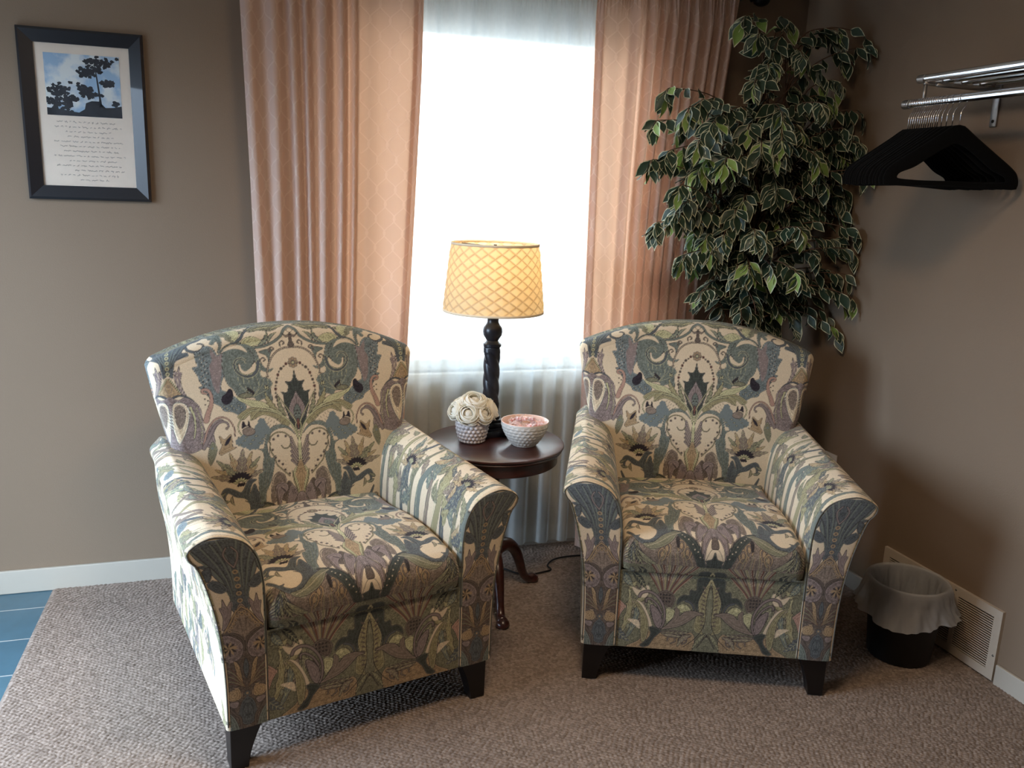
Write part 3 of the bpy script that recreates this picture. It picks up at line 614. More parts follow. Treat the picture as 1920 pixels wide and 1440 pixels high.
    c.fill([(1480, 150), (1280, 150), (1270, 320), (1180, 320), (1165, 400), (1080, 405), (1005, 470), (1000, 555), (1060, 500), (1160, 480), (1250, 540), (1300, 640), (1320, 480), (1400, 300)], DKGR, 'd')
    c.band([(1120, 490), (1200, 520), (1250, 600), (1260, 680)], 26, SLATE, 12)
    c.fill([(1490, 190), (1420, 240), (1345, 390), (1310, 520), (1330, 640), (1285, 760), (1280, 940), (1380, 990), (1490, 990)], OLIVE, 'b'); c.fill([(830, 640), (950, 640), (970, 720), (900, 820), (850, 820)], LEAFL, 'b'); c.fill([(1000, 580), (1120, 540), (1210, 640), (1060, 680)], LEAFL, 'b')
    for i in range(10): c.leaf((1420, 300+i*62), (1350, 250+i*66), 26, BROWN, 0, 0, None, None, vein=False)
    c.fill([(1490, 220), (1450, 330), (1430, 560), (1440, 760), (1420, 960), (1490, 960)], SAGE, 's'); c.stroke([(1490, 225), (1452, 340), (1432, 560), (1440, 760), (1400, 920), (1300, 1080), (1150, 1220)], 12, INK)
    c.stroke([(1500, 900), (1480, 1000), (1420, 1100), (1350, 1220)], 12, INK); c.leaf((1460, 980), (1280, 1250), 70, SAGE, .05, 0)
    c.fill([(775, 965), (850, 900), (930, 800), (965, 720), (975, 610), (1035, 640), (1045, 730), (1120, 660), (1260, 635), (1410, 690), (1300, 710), (1200, 800), (1080, 880), (950, 930)], TAUPE, 's', ow=.0022, smooth=4)
    c.leaf((600, 590), (780, 950), 150, MAUVE, -.06, 0, 's'); c.fill([(750, 950), (680, 890), (625, 740), (605, 590), (700, 640), (770, 750), (785, 880)], MAUVE, 's', ow=.0022)
    c.band([(420, 475), (455, 415), (550, 388), (660, 430), (760, 540), (815, 680), (815, 850), (780, 940)], 34, MAUVE, 20, ow=.004); c.band([(530, 545), (540, 500), (600, 500), (700, 580), (770, 700)], 20, MAUVE, 20, ow=.004)
    c.fill([(595, 945), (690, 935), (790, 990), (740, 1050), (680, 1120), (600, 1250), (480, 1250), (600, 1120), (630, 1030)], DKGR, 'd')
    c.leaf((780, 1005), (1210, 985), 90, BROWN, .03, 0, 'b'); c.leaf((790, 1030), (1150, 1060), 60, TAUPE, .03, 0)
    c.fill([(330, 545), (400, 560), (480, 650), (560, 800), (590, 960), (560, 1150), (500, 1180), (470, 1000), (450, 760), (400, 640)], OLIVE, 'b', ow=.002)
    c.leaf((180, 120), (320, 330), 110, TEAL, .1, 0); c.leaf((300, 110), (520, 360), 90, DKGR, -.05, 0); c.leaf((80, 400), (120, 580), 50, SLATE, .2, 0); c.leaf((60, 940), (300, 1180), 130, SLATE, .1, 4)
    for x in (1100, 930): c.band([(x-40, 1140), (x-20, 1080), (x+60, 1080), (x+80, 1140), (x+20, 1180)], 14, TAUPE)
    c.leaf((1250, 1020), (1050, 1230), 90, TAUPE, .15, 4)
    c.finish(); return c

def draw_column():
    c = Canvas(0.125, 0.60, CREAM, 0.0, -0.04); c.tf = lambda p: ((300-p[0])*.000345, p[1]*.00038); c.sc = .00036
    c.fill([(320, 640), (160, 640), (120, 700), (-80, 760), (-80, 1500), (320, 1500)], BROWN, 'b', None, smooth=1)
    c.fill([(310, -120), (100, -120), (20, 0), (70, 40), (110, 120), (150, 150), (100, 160), (150, 200), (180, 260), (220, 330), (240, 400), (245, 500), (310, 500)], SLATE, 'd')
    for a, b in (((80, 50), (250, 420)), ((140, 30), (265, 400)), ((200, 20), (275, 360)), ((110, 110), (240, 380)), ((240, 0), (285, 330))): c.stroke([a, ((a[0]+b[0])/2+10, (a[1]+b[1])/2-24), b], 9, TEAL); c.stroke([(a[0]+12, a[1]), ((a[0]+b[0])/2+22, (a[1]+b[1])/2-24), b], 3, INK)
    c.fill([(160, 170), (110, 200), (80, 260), (130, 272), (160, 230)], SLATE, 'm'); c.fill([(118, 290), (160, 268), (210, 300), (235, 350), (180, 360), (140, 330)], SLATE, 'm')
    c.band([(300, 200), (270, 150), (260, 100), (285, 60)], 8, MAUVE)
    for i in range(5): c.ring((300, 232+i*51), .0058, TAN, BROWN)
    c.fill([(310, 470), (262, 500), (215, 570), (165, 645), (230, 665), (280, 700), (300, 760), (320, 760)], TAUPE, 'b')
    c.band([(300, 480), (255, 520), (210, 590), (165, 650)], 9, TAN); c.dots(c.along([(285, 520), (250, 570), (205, 640)], 6), .0036, TAN); c.dots(c.along([(285, 520), (250, 570), (205, 640)], 6), .0016, INK); c.ring((300, 530), .005, TAN, BROWN)
    c.fill([(192, 408), (182, 460), (165, 470), (178, 540), (162, 625), (195, 600), (225, 540), (242, 470), (240, 430), (212, 465)], MAUVE, 's', ow=.0018); c.stroke([(170, 640), (235, 590), (262, 500)], 5, TAN)
    c.fill([(160, 665), (230, 690), (280, 740), (285, 800), (255, 850), (180, 860), (100, 830), (60, 720)], MAUVE, 'b'); c.band([(60, 690), (160, 655), (235, 668), (288, 720), (292, 790)], 10, BROWN)
    for a in np.arange(0, 6.2, .5): c.leaf((190, 760), (190+60*math.cos(a), 770+55*math.sin(a)), 18, INK if int(a*2) % 2 else TAN, 0, 0, None, None, vein=False)
    c.fill([(215, 862), (245, 880), (262, 940), (275, 1035), (240, 1000), (225, 930)], TAN, 'b'); c.fill([(300, 850), (280, 920), (300, 1000), (320, 920)], SLATE, 'd')
    for i in range(7): c.stroke([(290, 1060), (190+i*4, 1020-i*14), (120, 1040-i*30)], 4, OLIVE if i % 2 else RUST)
    c.fill([(168, 1080), (235, 1062), (255, 1095), (250, 1140), (190, 1150), (160, 1125)], TAN, 'b', ow=.0018); c.fill([(165, 1160), (240, 1160), (220, 1205), (180, 1190)], MAUVE, 's')
    c.dots([(300, 1110)], .007, SLATE); c.dots([(300, 1110)], .003, TAN)
    c.fill([(320, 1140), (265, 1160), (240, 1230), (250, 1320), (320, 1330)], SLATE, 'b'); c.band([(160, 1190), (210, 1250), (245, 1290), (250, 1400)], 14, BROWN)
    c.fill([(100, 1200), (200, 1270), (230, 1400), (100, 1400)], TEAL, 'b')
    c.finish(); return c

def draw_arm():
    """cloth that runs up the inner arm, over the top and down the outer side: x = distance from the front, y = girth"""
    c = Canvas(0.84, 1.10, CREAM, 0.0, 0.0); c.sc = 1.0; c.tf = lambda p: p; g = random.Random(12)
    # inner side: rising stems and leaves
    for i in range(14):
        x = .01+i*.060; w = g.uniform(.016, .040); col = (TEAL, SAGE, SLATE, OLIVE, TAUPE)[i % 5]
        c.band([(x, .0), (x+g.uniform(-.02, .02), .12), (x+g.uniform(-.03, .05), .24), (x+g.uniform(.0, .09), .34)], w, col, .006, ol=INK, ow=.0024)
        c.stroke([(x+.004, .02), (x+g.uniform(-.01, .02), .14), (x+.02, .25)], .0016, LEAFL)
        c.leaf((x+.01, .10+.02*(i % 3)), (x+.06, .17+.03*(i % 4)), .026, (SAGE, TEAL, TAUPE)[i % 3], .15, 4)
    for i in range(54):
        x, y = .01+((i*.0613) % .80), .02+((i*.0477) % .32); a = g.uniform(.7, 2.4); L = g.uniform(.05, .10)
        c.leaf((x, y), (x+L*math.cos(a), y+L*math.sin(a)), L*.42, (SAGE, TEAL, TAN, SLATE, TAUPE, OLIVE)[i % 6], g.choice((-.2, .2)), 4 if i % 2 else 0)
    # sweeping curves over the top
    for i in range(110):
        x = -.08+((i*.0773) % .92); y0 = .20+g.uniform(0, .26); L = g.uniform(.10, .26); s_ = g.uniform(.02, .09); col = (OLIVE, SAGE, TAN, TAUPE, TEAL, LEAFL)[i % 6]
        P = [(x, y0), (x+s_*.35, y0+L*.3), (x+s_*1.3, y0+L*.62), (x+s_*1.1+g.uniform(-.03, .05), y0+L)]
        if i % 3 == 0: c.band(P, g.uniform(.006, .016), col, .003, ol=BROWN, ow=.002)
        else: c.stroke(P, .0026, col, .0008)
        if i % 3 == 1: c.leaf(P[1], (P[2][0]+.02, P[2][1]-.02), .022, col, .12, 4, 's', BROWN)
    for i in range(12):
        x, y = g.uniform(.03, .8), g.uniform(.36, .52); r = g.uniform(.012, .022)
        c.band([(x-r, y+r), (x-r*1.2, y-r*.3), (x, y-r*1.2), (x+r, y-r*.2), (x+r*.3, y+r*.5)], .004, MAUVE, .003, ol=BROWN, ow=.0018)
    for x, y in ((.13, .33), (.36, .46), (.60, .36), (.74, .50), (.22, .52), (.48, .31)):
        for k in range(9): c.dots([(x+.016*math.cos(k*.7), y+.016*math.sin(k*.7))], .0075, BLUE)
        c.dots([(x, y)], .015, BLUE); c.dots([(x+.009*math.cos(k*1.3), y+.009*math.sin(k*1.3)) for k in range(5)], .0026, SLATE); c.dots([(x, y)], .002, INK)
    for x, y in ((.17, .43), (.31, .38), (.42, .53), (.55, .44), (.68, .41), (.80, .34), (.08, .50)): c.leaf((x, y), (x+.034, y+.014), .014, PLUM, .1, 0, None, None, vein=False); c.leaf((x+.01, y+.012), (x+.03, y-.004), .008, PLUM, 0, 0, None, None, vein=False)
    for i in range(40):
        x, y = .0+((i*.0891) % .80), .34+((i*.0337) % .22); a = g.uniform(.9, 2.0); L = g.uniform(.04, .08)
        c.leaf((x, y), (x+L*math.cos(a), y+L*math.sin(a)), L*.34, (OLIVE, LEAFL, TAN, SAGE, MAUVE)[i % 5], g.choice((-.25, .25)), 3, 's', BROWN)
    # thistles on the inner side
    for x, y in ((.10, .20), (.42, .15), (.70, .21)):
        for a in np.arange(-.2, 3.4, .36): c.leaf((x, y), (x+.062*math.cos(a), y+.07*math.sin(a)), .022, (TAN, SAGE, TAUPE)[int(a*3) % 3], 0, 3, 's')
        for a in np.arange(.1, 3.1, .34): c.leaf((x+.006*math.cos(a), y), (x+.036*math.cos(a), y+.034*math.sin(a)), .012, PLUM, 0, 0, None, None, vein=False)
        for a in np.arange(.4, 2.9, .5): c.leaf((x, y-.004), (x+.020*math.cos(a), y+.020*math.sin(a)), .008, LEAFL, 0, 0, 's', PLUM, vein=False)
        c.leaf((x-.01, y+.004), (x-.05, y-.09), .034, SLATE, .25, 0); c.leaf((x+.01, y+.004), (x+.04, y-.10), .034, SLATE, -.25, 0)
    # outer side: large scrolling leaves
    for i in range(60):
        x, y = .04+((i*.137) % .78), .56+((i*.083) % .50); a = g.uniform(.6, 2.2)
        c.leaf((x, y), (x+.11*math.cos(a), y+.11*math.sin(a)), .036, (SAGE, TEAL, OLIVE, SLATE, MAUVE)[i % 5], g.choice((-.2, .2)), 4)
    for i in range(18):
        x, y = .03+((i*.191) % .78), .58+((i*.117) % .46); r = .026
        c.band([(x-r, y+r*1.4), (x-r*1.3, y), (x, y-r*1.2), (x+r, y-r*.2), (x+r*.3, y+r*.5), (x-r*.1, y+r*.1)], .008, (MAUVE, OLIVE, BLUE)[i % 3], .003, ol=BROWN, ow=.002)
    c.finish(); return c
# ------------------------------------------------------------------ room shell
def struct(name, mb, mat, parent=None, smooth=False, **k):
    o = mb.build(name, mat, parent, smooth=smooth, **k)
    if parent is None: o['kind'] = 'structure'
    return o
b = MB(); b.box(RX0-.1, RX1+.12, RY0-.1, RY1+.12, -.10, -.008); struct('floor', b, M_tile)
b = MB(); b.box(-.728, RX1, RY0, RY1, -.008, -.005)
o = struct('floor_carpet', b, M_carpet)
# looped pile: rows of loops running obliquely across the room
gx = np.arange(-.730, RX1, .0027); gy = np.arange(1.15, RY1, .0027); GX, GY = np.meshgrid(gx, gy)
ca, sa = math.cos(math.radians(-38)), math.sin(math.radians(-38)); A_ = (GX*ca+GY*sa)/.0145; B_ = (-GX*sa+GY*ca)/.0108
rowi = np.floor(B_).astype(int); rnd = np.random.default_rng(2).random(4096); ph_ = rnd[rowi % 4096]*1.0+.5*(rowi % 2)
A2 = A_+ph_+.12*np.sin(B_*1.7); celli = np.floor(A2).astype(int); rc = rnd[(rowi*131+celli*17) % 4096]
fb = B_-np.floor(B_)-.5; fa = A2-np.floor(A2)-.5
Hh = np.sqrt(np.clip(1-(fb/.56)**2, 0, 1))*np.sqrt(np.clip(1-(fa/.58)**2, 0, 1))
edge_ = np.clip((GX+.730)/.012, 0, 1)
GZ = -.0062+.0062*Hh*(.75+.25*rc)*edge_+.0005*np.random.default_rng(5).random(GX.shape)
base_ = .80+.28*rc[..., None]
pile = fastgrid_mesh('pile', [(np.stack([GX, GY, GZ], -1), np.repeat(base_, 3, axis=2))], M_carpet, o)
del GX, GY, GZ, A_, B_, A2, Hh, fa, fb
b = MB(); b.box(RX0-.1, RX1+.12, RY0-.1, RY1+.12, RZ, RZ+.1); struct('ceiling', b, M_ceil)
T = .12
b = MB(); b.box(RX0-.1, WX0, RY1, RY1+T, -.008, RZ); b.box(WX1, RX1+.12, RY1, RY1+T, -.008, RZ); b.box(WX0, WX1, RY1, RY1+T, -.008, WZ0); b.box(WX0, WX1, RY1, RY1+T, WZ1, RZ); struct('wall_back', b, M_wall)
b = MB(); b.box(RX1, RX1+T, RY0-.1, RY1, -.008, RZ); struct('wall_right', b, M_wall)
b = MB(); b.box(RX0-.1, RX0, RY0-.1, DY0, -.008, RZ); b.box(RX0-.1, RX0, DY1, RY1, -.008, RZ); b.box(RX0-.1, RX0, DY0, DY1, DZ1, RZ); struct('wall_left', b, M_wall)
b = MB(); b.box(RX0, RX1, RY0-.1, RY0, -.008, RZ); struct('wall_front', b, M_wall)
def skirting(name, x0, x1, y0, y1, h):
    b = MB(); b.box(x0, x1, y0, y1, -.007, h, bev=.003); struct(name, b, M_trim)
skirting('baseboard_back', RX0, RX1-.012, RY1-.013, RY1, .083)
skirting('baseboard_right', RX1-.012, RX1, RY0, 1.885, .066); skirting('baseboard_right', RX1-.012, RX1, 2.432, RY1-.013, .066)
skirting('baseboard_left', RX0, RX0+.012, RY0, DY0-.06, .083)
# glazed door in the left wall (outside the picture, lets the daylight in)
b = MB()
for y0, y1, z0, z1 in ((DY0, DY0+.06, 0, DZ1), (DY1-.06, DY1, 0, DZ1), (DY0, DY1, DZ1-.06, DZ1), (DY0, DY1, -.008, .05), ((DY0+DY1)/2-.03, (DY0+DY1)/2+.03, 0, DZ1)): b.box(RX0-.07, RX0-.02, y0, y1, z0, z1)
dr = struct('door_1', b, M_trim)
# window
b = MB(); W_ = .045
for x0, x1, z0, z1 in ((WX0, WX0+W_, WZ0, WZ1), (WX1-W_, WX1, WZ0, WZ1), (WX0+W_, WX1-W_, WZ1-W_, WZ1), (WX0+W_, WX1-W_, WZ0, WZ0+W_)): b.box(x0, x1, RY1+.055, RY1+.095, z0, z1)
win = struct('window_1', b, M_trim)
b = MB(); b.box(WX0+W_, WX1-W_, RY1+.073, RY1+.077, WZ0+W_, WZ1-W_); struct('glass_pane', b, M_glass, win)
b = MB(); b.box(WX0-.07, WX1+.07, RY1-.022, RY1+.06, WZ0-.022, WZ0, bev=.004); b.box(WX0-.05, WX1+.05, RY1-.014, RY1, WZ0-.105, WZ0-.022, bev=.003); struct('trim_sill', b, M_trim).name = 'trim_1'
b = MB(); b.box(WX0-.06, WX0, RY1-.014, RY1, WZ0, WZ1+.06); b.box(WX1, WX1+.06, RY1-.014, RY1, WZ0, WZ1+.06); b.box(WX0, WX1, RY1-.014, RY1, WZ1, WZ1+.06); struct('trim_2', b, M_trim)
# raised slatted blind at the window head
rb = empty('window_blind', (.96, RY1+.03, 2.07), 0, 'white slatted blind pulled up at the top of the window behind the sheer', 'blind')
b = MB(); b.box(-.535, .535, -.025, .02, .13, .168); b.build('headrail', M_blind, rb, smooth=False)
b = MB()
for i in range(22): z = .016+i*.0052; b.box(-.53, .53, -.022, .016, z, z+.0022)
b.build('slats', M_blind, rb, smooth=False)
b = MB(); b.box(-.53, .53, -.022, .016, 0, .012, bev=.002); b.build('bottom_rail', M_blind, rb, smooth=False)

# curtain rod
RODZ, RODY = 2.292, 3.178
rod = empty('curtain_rod', (.96, RODY, RODZ), 0, 'black curtain rod with rounded finials above the window', 'curtain rod')
b = MB(); b.tube([(-1.0, 0, 0), (1.0, 0, 0)], .0105, 12); b.build('rod', M_rod, rod)
for sg in (-1, 1):
    b = MB(); b.lathe([(.0105, 0), (.018, .004), (.012, .012), (.024, .022), (.031, .04), (.031, .055), (.022, .075), (.006, .086)], 20)
    o = b.build('finial', M_rod, rod); o.location = (sg*.985, 0, 0); o.rotation_euler = (0, sg*PI/2, 0)
    b = MB(); b.box(sg*.95-.008, sg*.95+.008, -.004, .086, -.012, .0); b.box(sg*.95-.012, sg*.95+.012, .084, .0985, -.03, .03); b.build('bracket', M_rod, rod, smooth=False)

def curtain(name, xl, xr, depth, ybase, ztop, zbot, n, mz, mat, label, cat, group=None, gather=.006, gfreq=46, hems=()):
    """xl, xr: edge x as functions of z; depth(s, z): fold depth; s runs 0..1 across"""
    s = np.linspace(0, 1, n); zz = np.linspace(zbot, ztop, mz); S, Z = np.meshgrid(s, zz)
    X = xl(Z)*(1-S)+xr(Z)*S; Yd = depth(S, Z)
    g = sstep(ztop-.16, ztop-.02, Z); Yd = Yd*(1-.75*g)+gather*np.sin(S*gfreq*2*PI+2*np.sin(S*31))*g
    pin = np.exp(-((Z-(RODZ-.018))/.008)**2)*.4
    Y = ybase+Yd
    ds = np.hypot(np.diff(X, axis=1), np.diff(Y, axis=1)); Lm = np.concatenate([np.zeros((mz, 1)), np.cumsum(ds, axis=1)], 1)
    ref = Lm[mz//3]; Uu = np.tile(ref, (mz, 1))
    P = np.stack([X, Y, Z], -1).reshape(-1, 3); idx = np.arange(n*mz).reshape(mz, n)
    q = np.stack([idx[:-1, :-1], idx[:-1, 1:], idx[1:, 1:], idx[1:, :-1]], -1).reshape(-1, 4)
    me = bpy.data.meshes.new(name); me.from_pydata(P.tolist(), [], q.tolist())
    uv = me.uv_layers.new(name='UVMap'); UV = np.stack([Uu, Z], -1).reshape(-1, 2)[q.ravel()]
    uv.data.foreach_set('uv', UV.astype(np.float32).ravel())
    o = link(name, me, mat); tag(o, label, cat, group)
    for s0, s1 in hems:
        j0, j1 = int(s0*(n-1)), int(s1*(n-1)); Ph = np.stack([X, Y+.005, Z], -1)[:, j0:j1+1]; nn = j1-j0+1
        idx = np.arange(nn*mz).reshape(mz, nn); q = np.stack([idx[:-1, :-1], idx[:-1, 1:], idx[1:, 1:], idx[1:, :-1]], -1).reshape(-1, 4)
        mh = bpy.data.meshes.new('hem'); mh.from_pydata(Ph.reshape(-1, 3).tolist(), [], q.tolist()); uv = mh.uv_layers.new(name='UVMap')
        uv.data.foreach_set('uv', np.stack([Uu[:, j0:j1+1], Z[:, j0:j1+1]], -1).reshape(-1, 2)[q.ravel()].astype(np.float32).ravel()); link('hem', mh, mat, o)
    return o
def fold(S, c, w, d, sharp=1.0): return -d*np.exp(-np.abs((S-c)/w)**(2*sharp))
# left panel: folds over the wall side, a flat run over the glass, turned-in leading edge
def dl(S, Z):
    low = sstep(2.2, 1.2, Z)*0+np.clip((2.25-Z)/1.3, 0, 1)
    y = np.zeros_like(S)
    for c, w, d in ((.045, .035, .030), (.16, .04, .040), (.265, .030, .034), (.345, .022, .030), (.43, .034, .042), (.525, .026, .040), (.600, .020, .030)):
        cc = c+.010*np.sin(Z*2.1+c*20)*(1-c); y += fold(S, cc, w*(1-.15*low), d, 1.4)
    y += -.006*np.sin((S-.62)*22+Z*.8)*sstep(.62, .7, S)
    y += .030*sstep(.955, 1.0, S)
    return y
lxl = lambda Z: np.interp(Z, [0, .6, 1.0, 1.5, 2.3], [.055, .045, .030, .022, .000])
lxr = lambda Z: np.interp(Z, [0, .6, .95, 1.4, 1.9, 2.3], [.560, .572, .585, .606, .628, .636])
curtain('curtain', lxl, lxr, dl, RODY-.018, 2.305, .015, 560, 90, M_curtain, 'peach lattice-patterned curtain panel on the left side of the window', 'curtain', 'peach curtain panels', hems=((.935, 1.0),))
def dr2(S, Z):
    y = np.zeros_like(S)
    for c, w, d in ((.27, .030, .034), (.375, .026, .042), (.455, .020, .036), (.530, .026, .044), (.615, .022, .036), (.69, .028, .044), (.79, .026, .040), (.87, .024, .038), (.955, .024, .034)):
        cc = c-.03*np.clip((1.7-Z), -1, 1)*(.5-abs(c-.5))*.6; y += fold(S, cc, w, d, 1.4)
    y += .024*(1-sstep(.0, .045, S)); y += -.004*np.sin(S*40+Z)*(1-sstep(.22, .3, S))
    return y
rxl = lambda Z: np.interp(Z, [0, .6, 1.0, 2.3], [1.325, 1.318, 1.310, 1.290])
rxr = lambda Z: np.interp(Z, [0, .6, 1.0, 1.4, 1.9, 2.3], [1.79, 1.795, 1.800, 1.812, 1.850, 1.885])
curtain('curtain', rxl, rxr, dr2, RODY-.018, 2.305, .015, 560, 90, M_curtain, 'peach lattice-patterned curtain panel on the right, partly behind the leafy tree', 'curtain', 'peach curtain panels', hems=((0.0, .045),))
def dsh(S, Z):
    k = .45+.55*np.clip((2.2-Z)/1.5, 0, 1)
    return (.013*np.tanh(2.2*np.sin(S*2*PI*8+2.2*np.sin(S*7)+.5*np.sin(Z*1.3+S*5)))+.004*np.sin(S*2*PI*21+Z)*np.clip(Z-.8, 0, 1))*k
curtain('sheer_curtain', lambda Z: Z*0+.50, lambda Z: Z*0+1.40, dsh, 3.222, 2.30, .030, 420, 40, M_sheer, 'white sheer curtain hanging in the middle of the window down to the carpet', 'sheer curtain', None, .004, 60)
# floor of the ceiling fixture
cf = empty('ceiling_light', (.55, 1.40, RZ-.09), 0, 'round white flush ceiling light above the armchairs', 'ceiling light')
b = MB(); b.lathe([(.06, .09), (.17, .088), (.18, .07), (.17, .055)], 40); b.build('housing', M_fixture, cf)
b = MB(); b.lathe([(.0, 0), (.06, .003), (.12, .018), (.155, .038), (.165, .055)], 40, cap0=False, cap1=False); b.build('diffuser', M_fixglow, cf)
MAIN, COLUMN, ARMC = draw_main(), draw_column(), draw_arm()
def main_at(S, V): return MAIN.sample(np.abs(S), V)
def back_at(S, V):
    S = np.abs(S); return MAIN.sample(np.where(S > .401, .802-S, S), V)
def col_at(S, V): return COLUMN.sample(np.abs(S), V)

# ------------------------------------------------------------------ armchair
def back_halfw(z): return np.interp(z, [.12, .40, .55, .70, .85, .97, 1.08], [.30, .318, .349, .386, .419, .440, .448])
def back_ztop(x): return 1.057-.100*(np.abs(x)/.43)**2.1
def back_y(z): return np.interp(z, [.12, .46, .70, .90, 1.07], [.61, .615, .645, .682, .722])
def make_backrest(root):
    r = .042; D = .135; n = 290; m = 300
    zb = .40; u = np.linspace(-1, 1, n); t = np.linspace(0, 1, m)
    U, T = np.meshgrid(u, t)
    # inner boundary (inset by r)
    X = U*.39; 
    for _ in range(4):
        Z = zb+(back_ztop(X)-r-zb)*T; X = U*(back_halfw(Z)-r)
    Y = back_y(Z)-.020*(1-np.abs(U)**2.5)*np.sin(np.clip(T, 0, 1)*PI)**.7
    def vv(Z, X): return .030+(1.068-Z)*1.02
    P = np.stack([X, Y, Z], -1); Cc = back_at(X*1.05, vv(Z, X))
    patches = [(P, Cc)]
    # boundary going up the left side, over the top, down the right
    B = []; Nn = []; 
    left = P[:, 0]; top = P[-1]; right = P[::-1, -1]
    nl = np.array([-.985, 0, .12]); nr = np.array([.985, 0, .12])
    seq = [(p, nl) for p in left]
    def topn(x):
        d = -.105*2.1*(abs(x)/.43)**1.1/.43*np.sign(x); v = np.array([-d, 0, 1.0]); return v/np.linalg.norm(v)
    n0 = topn(top[0][0])
    for k in range(1, 26):
        q = k/26; v = nl*(1-q)+n0*q; seq.append((top[0], v/np.linalg.norm(v)))
    seq += [(p, topn(p[0])) for p in top]
    n1 = topn(top[-1][0])
    for k in range(1, 26):
        q = k/26; v = n1*(1-q)+nr*q; seq.append((top[-1], v/np.linalg.norm(v)))
    seq += [(p, nr) for p in right]
    Bp = np.array([s[0] for s in seq]); Bn = np.array([s[1] for s in seq])
    prof = []   # outward, back, arc length
    for a in np.linspace(0, PI/2, 30): prof.append((r*math.sin(a), r*(1-math.cos(a)), r*a))
    L0 = r*PI/2
    for q in np.linspace(0, 1, 30)[1:]: prof.append((r-.004*math.sin(q*PI), r+(D-2*r)*q, L0+(D-2*r)*q))
    L1 = L0+D-2*r
    for a in np.linspace(0, PI/2, 12)[1:]: prof.append((r*math.cos(a), D-r+r*math.sin(a), L1+r*a))
    prof = np.array(prof)
    PP = Bp[:, None]+Bn[:, None]*prof[None, :, 0:1]; PP[:, :, 1] += prof[None, :, 1]
    S = (Bp[:, None, 0]+Bn[:, None, 0]*prof[None, :, 2])*1.05; V = vv(Bp[:, None, 2], 0)-Bn[:, None, 2]*prof[None, :, 2]
    patches.append((PP.transpose(1, 0, 2), back_at(S, V).transpose(1, 0, 2)))
    # rear panel down to the base
    n2, m2 = 60, 90
    U2, T2 = np.meshgrid(np.linspace(-1, 1, n2), np.linspace(0, 1, m2)); X2 = U2*.39
    for _ in range(4):
        Z2 = .13+(back_ztop(X2)-r-.13)*T2; X2 = U2*(back_halfw(Z2)-r)
    Y2 = np.where(Z2 > zb, back_y(Z2)+D, back_y(zb)+D+.02*(zb-Z2)/.27)
    patches.append((np.stack([X2[:, ::-1], Y2, Z2], -1), main_at(X2, vv(Z2, 0))))
    return fastgrid_mesh('backrest', patches, M_fabric, root)

ZI = [(.130, .275), (.30, .275), (.48, .276), (.54, .280), (.58, .287), (.61, .299), (.635, .317), (.650, .338), (.660, .362), (.6655, .385), (.667, .405)]
ZO = [(.130, .386), (.25, .387), (.35, .392), (.42, .400), (.48, .411), (.54, .426), (.59, .443), (.608, .4575), (.624, .4645), (.636, .463), (.648, .452), (.660, .430), (.667, .405)]
def arm_profile():
    a = [(x, z) for z, x in ZI]; b = [(x, z) for z, x in ZO][::-1][1:]
    P = cr(a+b, 24); d = np.r_[0, np.cumsum(np.hypot(*np.diff(P, axis=0).T))]
    N = 430; t = np.linspace(0, d[-1], N); return np.stack([np.interp(t, d, P[:, 0]), np.interp(t, d, P[:, 1])], -1), t
AP, AT = arm_profile()
def arm_warp(x, z, y):
    """rear of the arm is a little higher and slimmer"""
    k = sstep(.45, .66, z); q = np.clip(y/.62, 0, 1.2)
    return x-.030*k*q*(x > .38)*sstep(.38, .46, x)-.0*q, z+.030*k*q
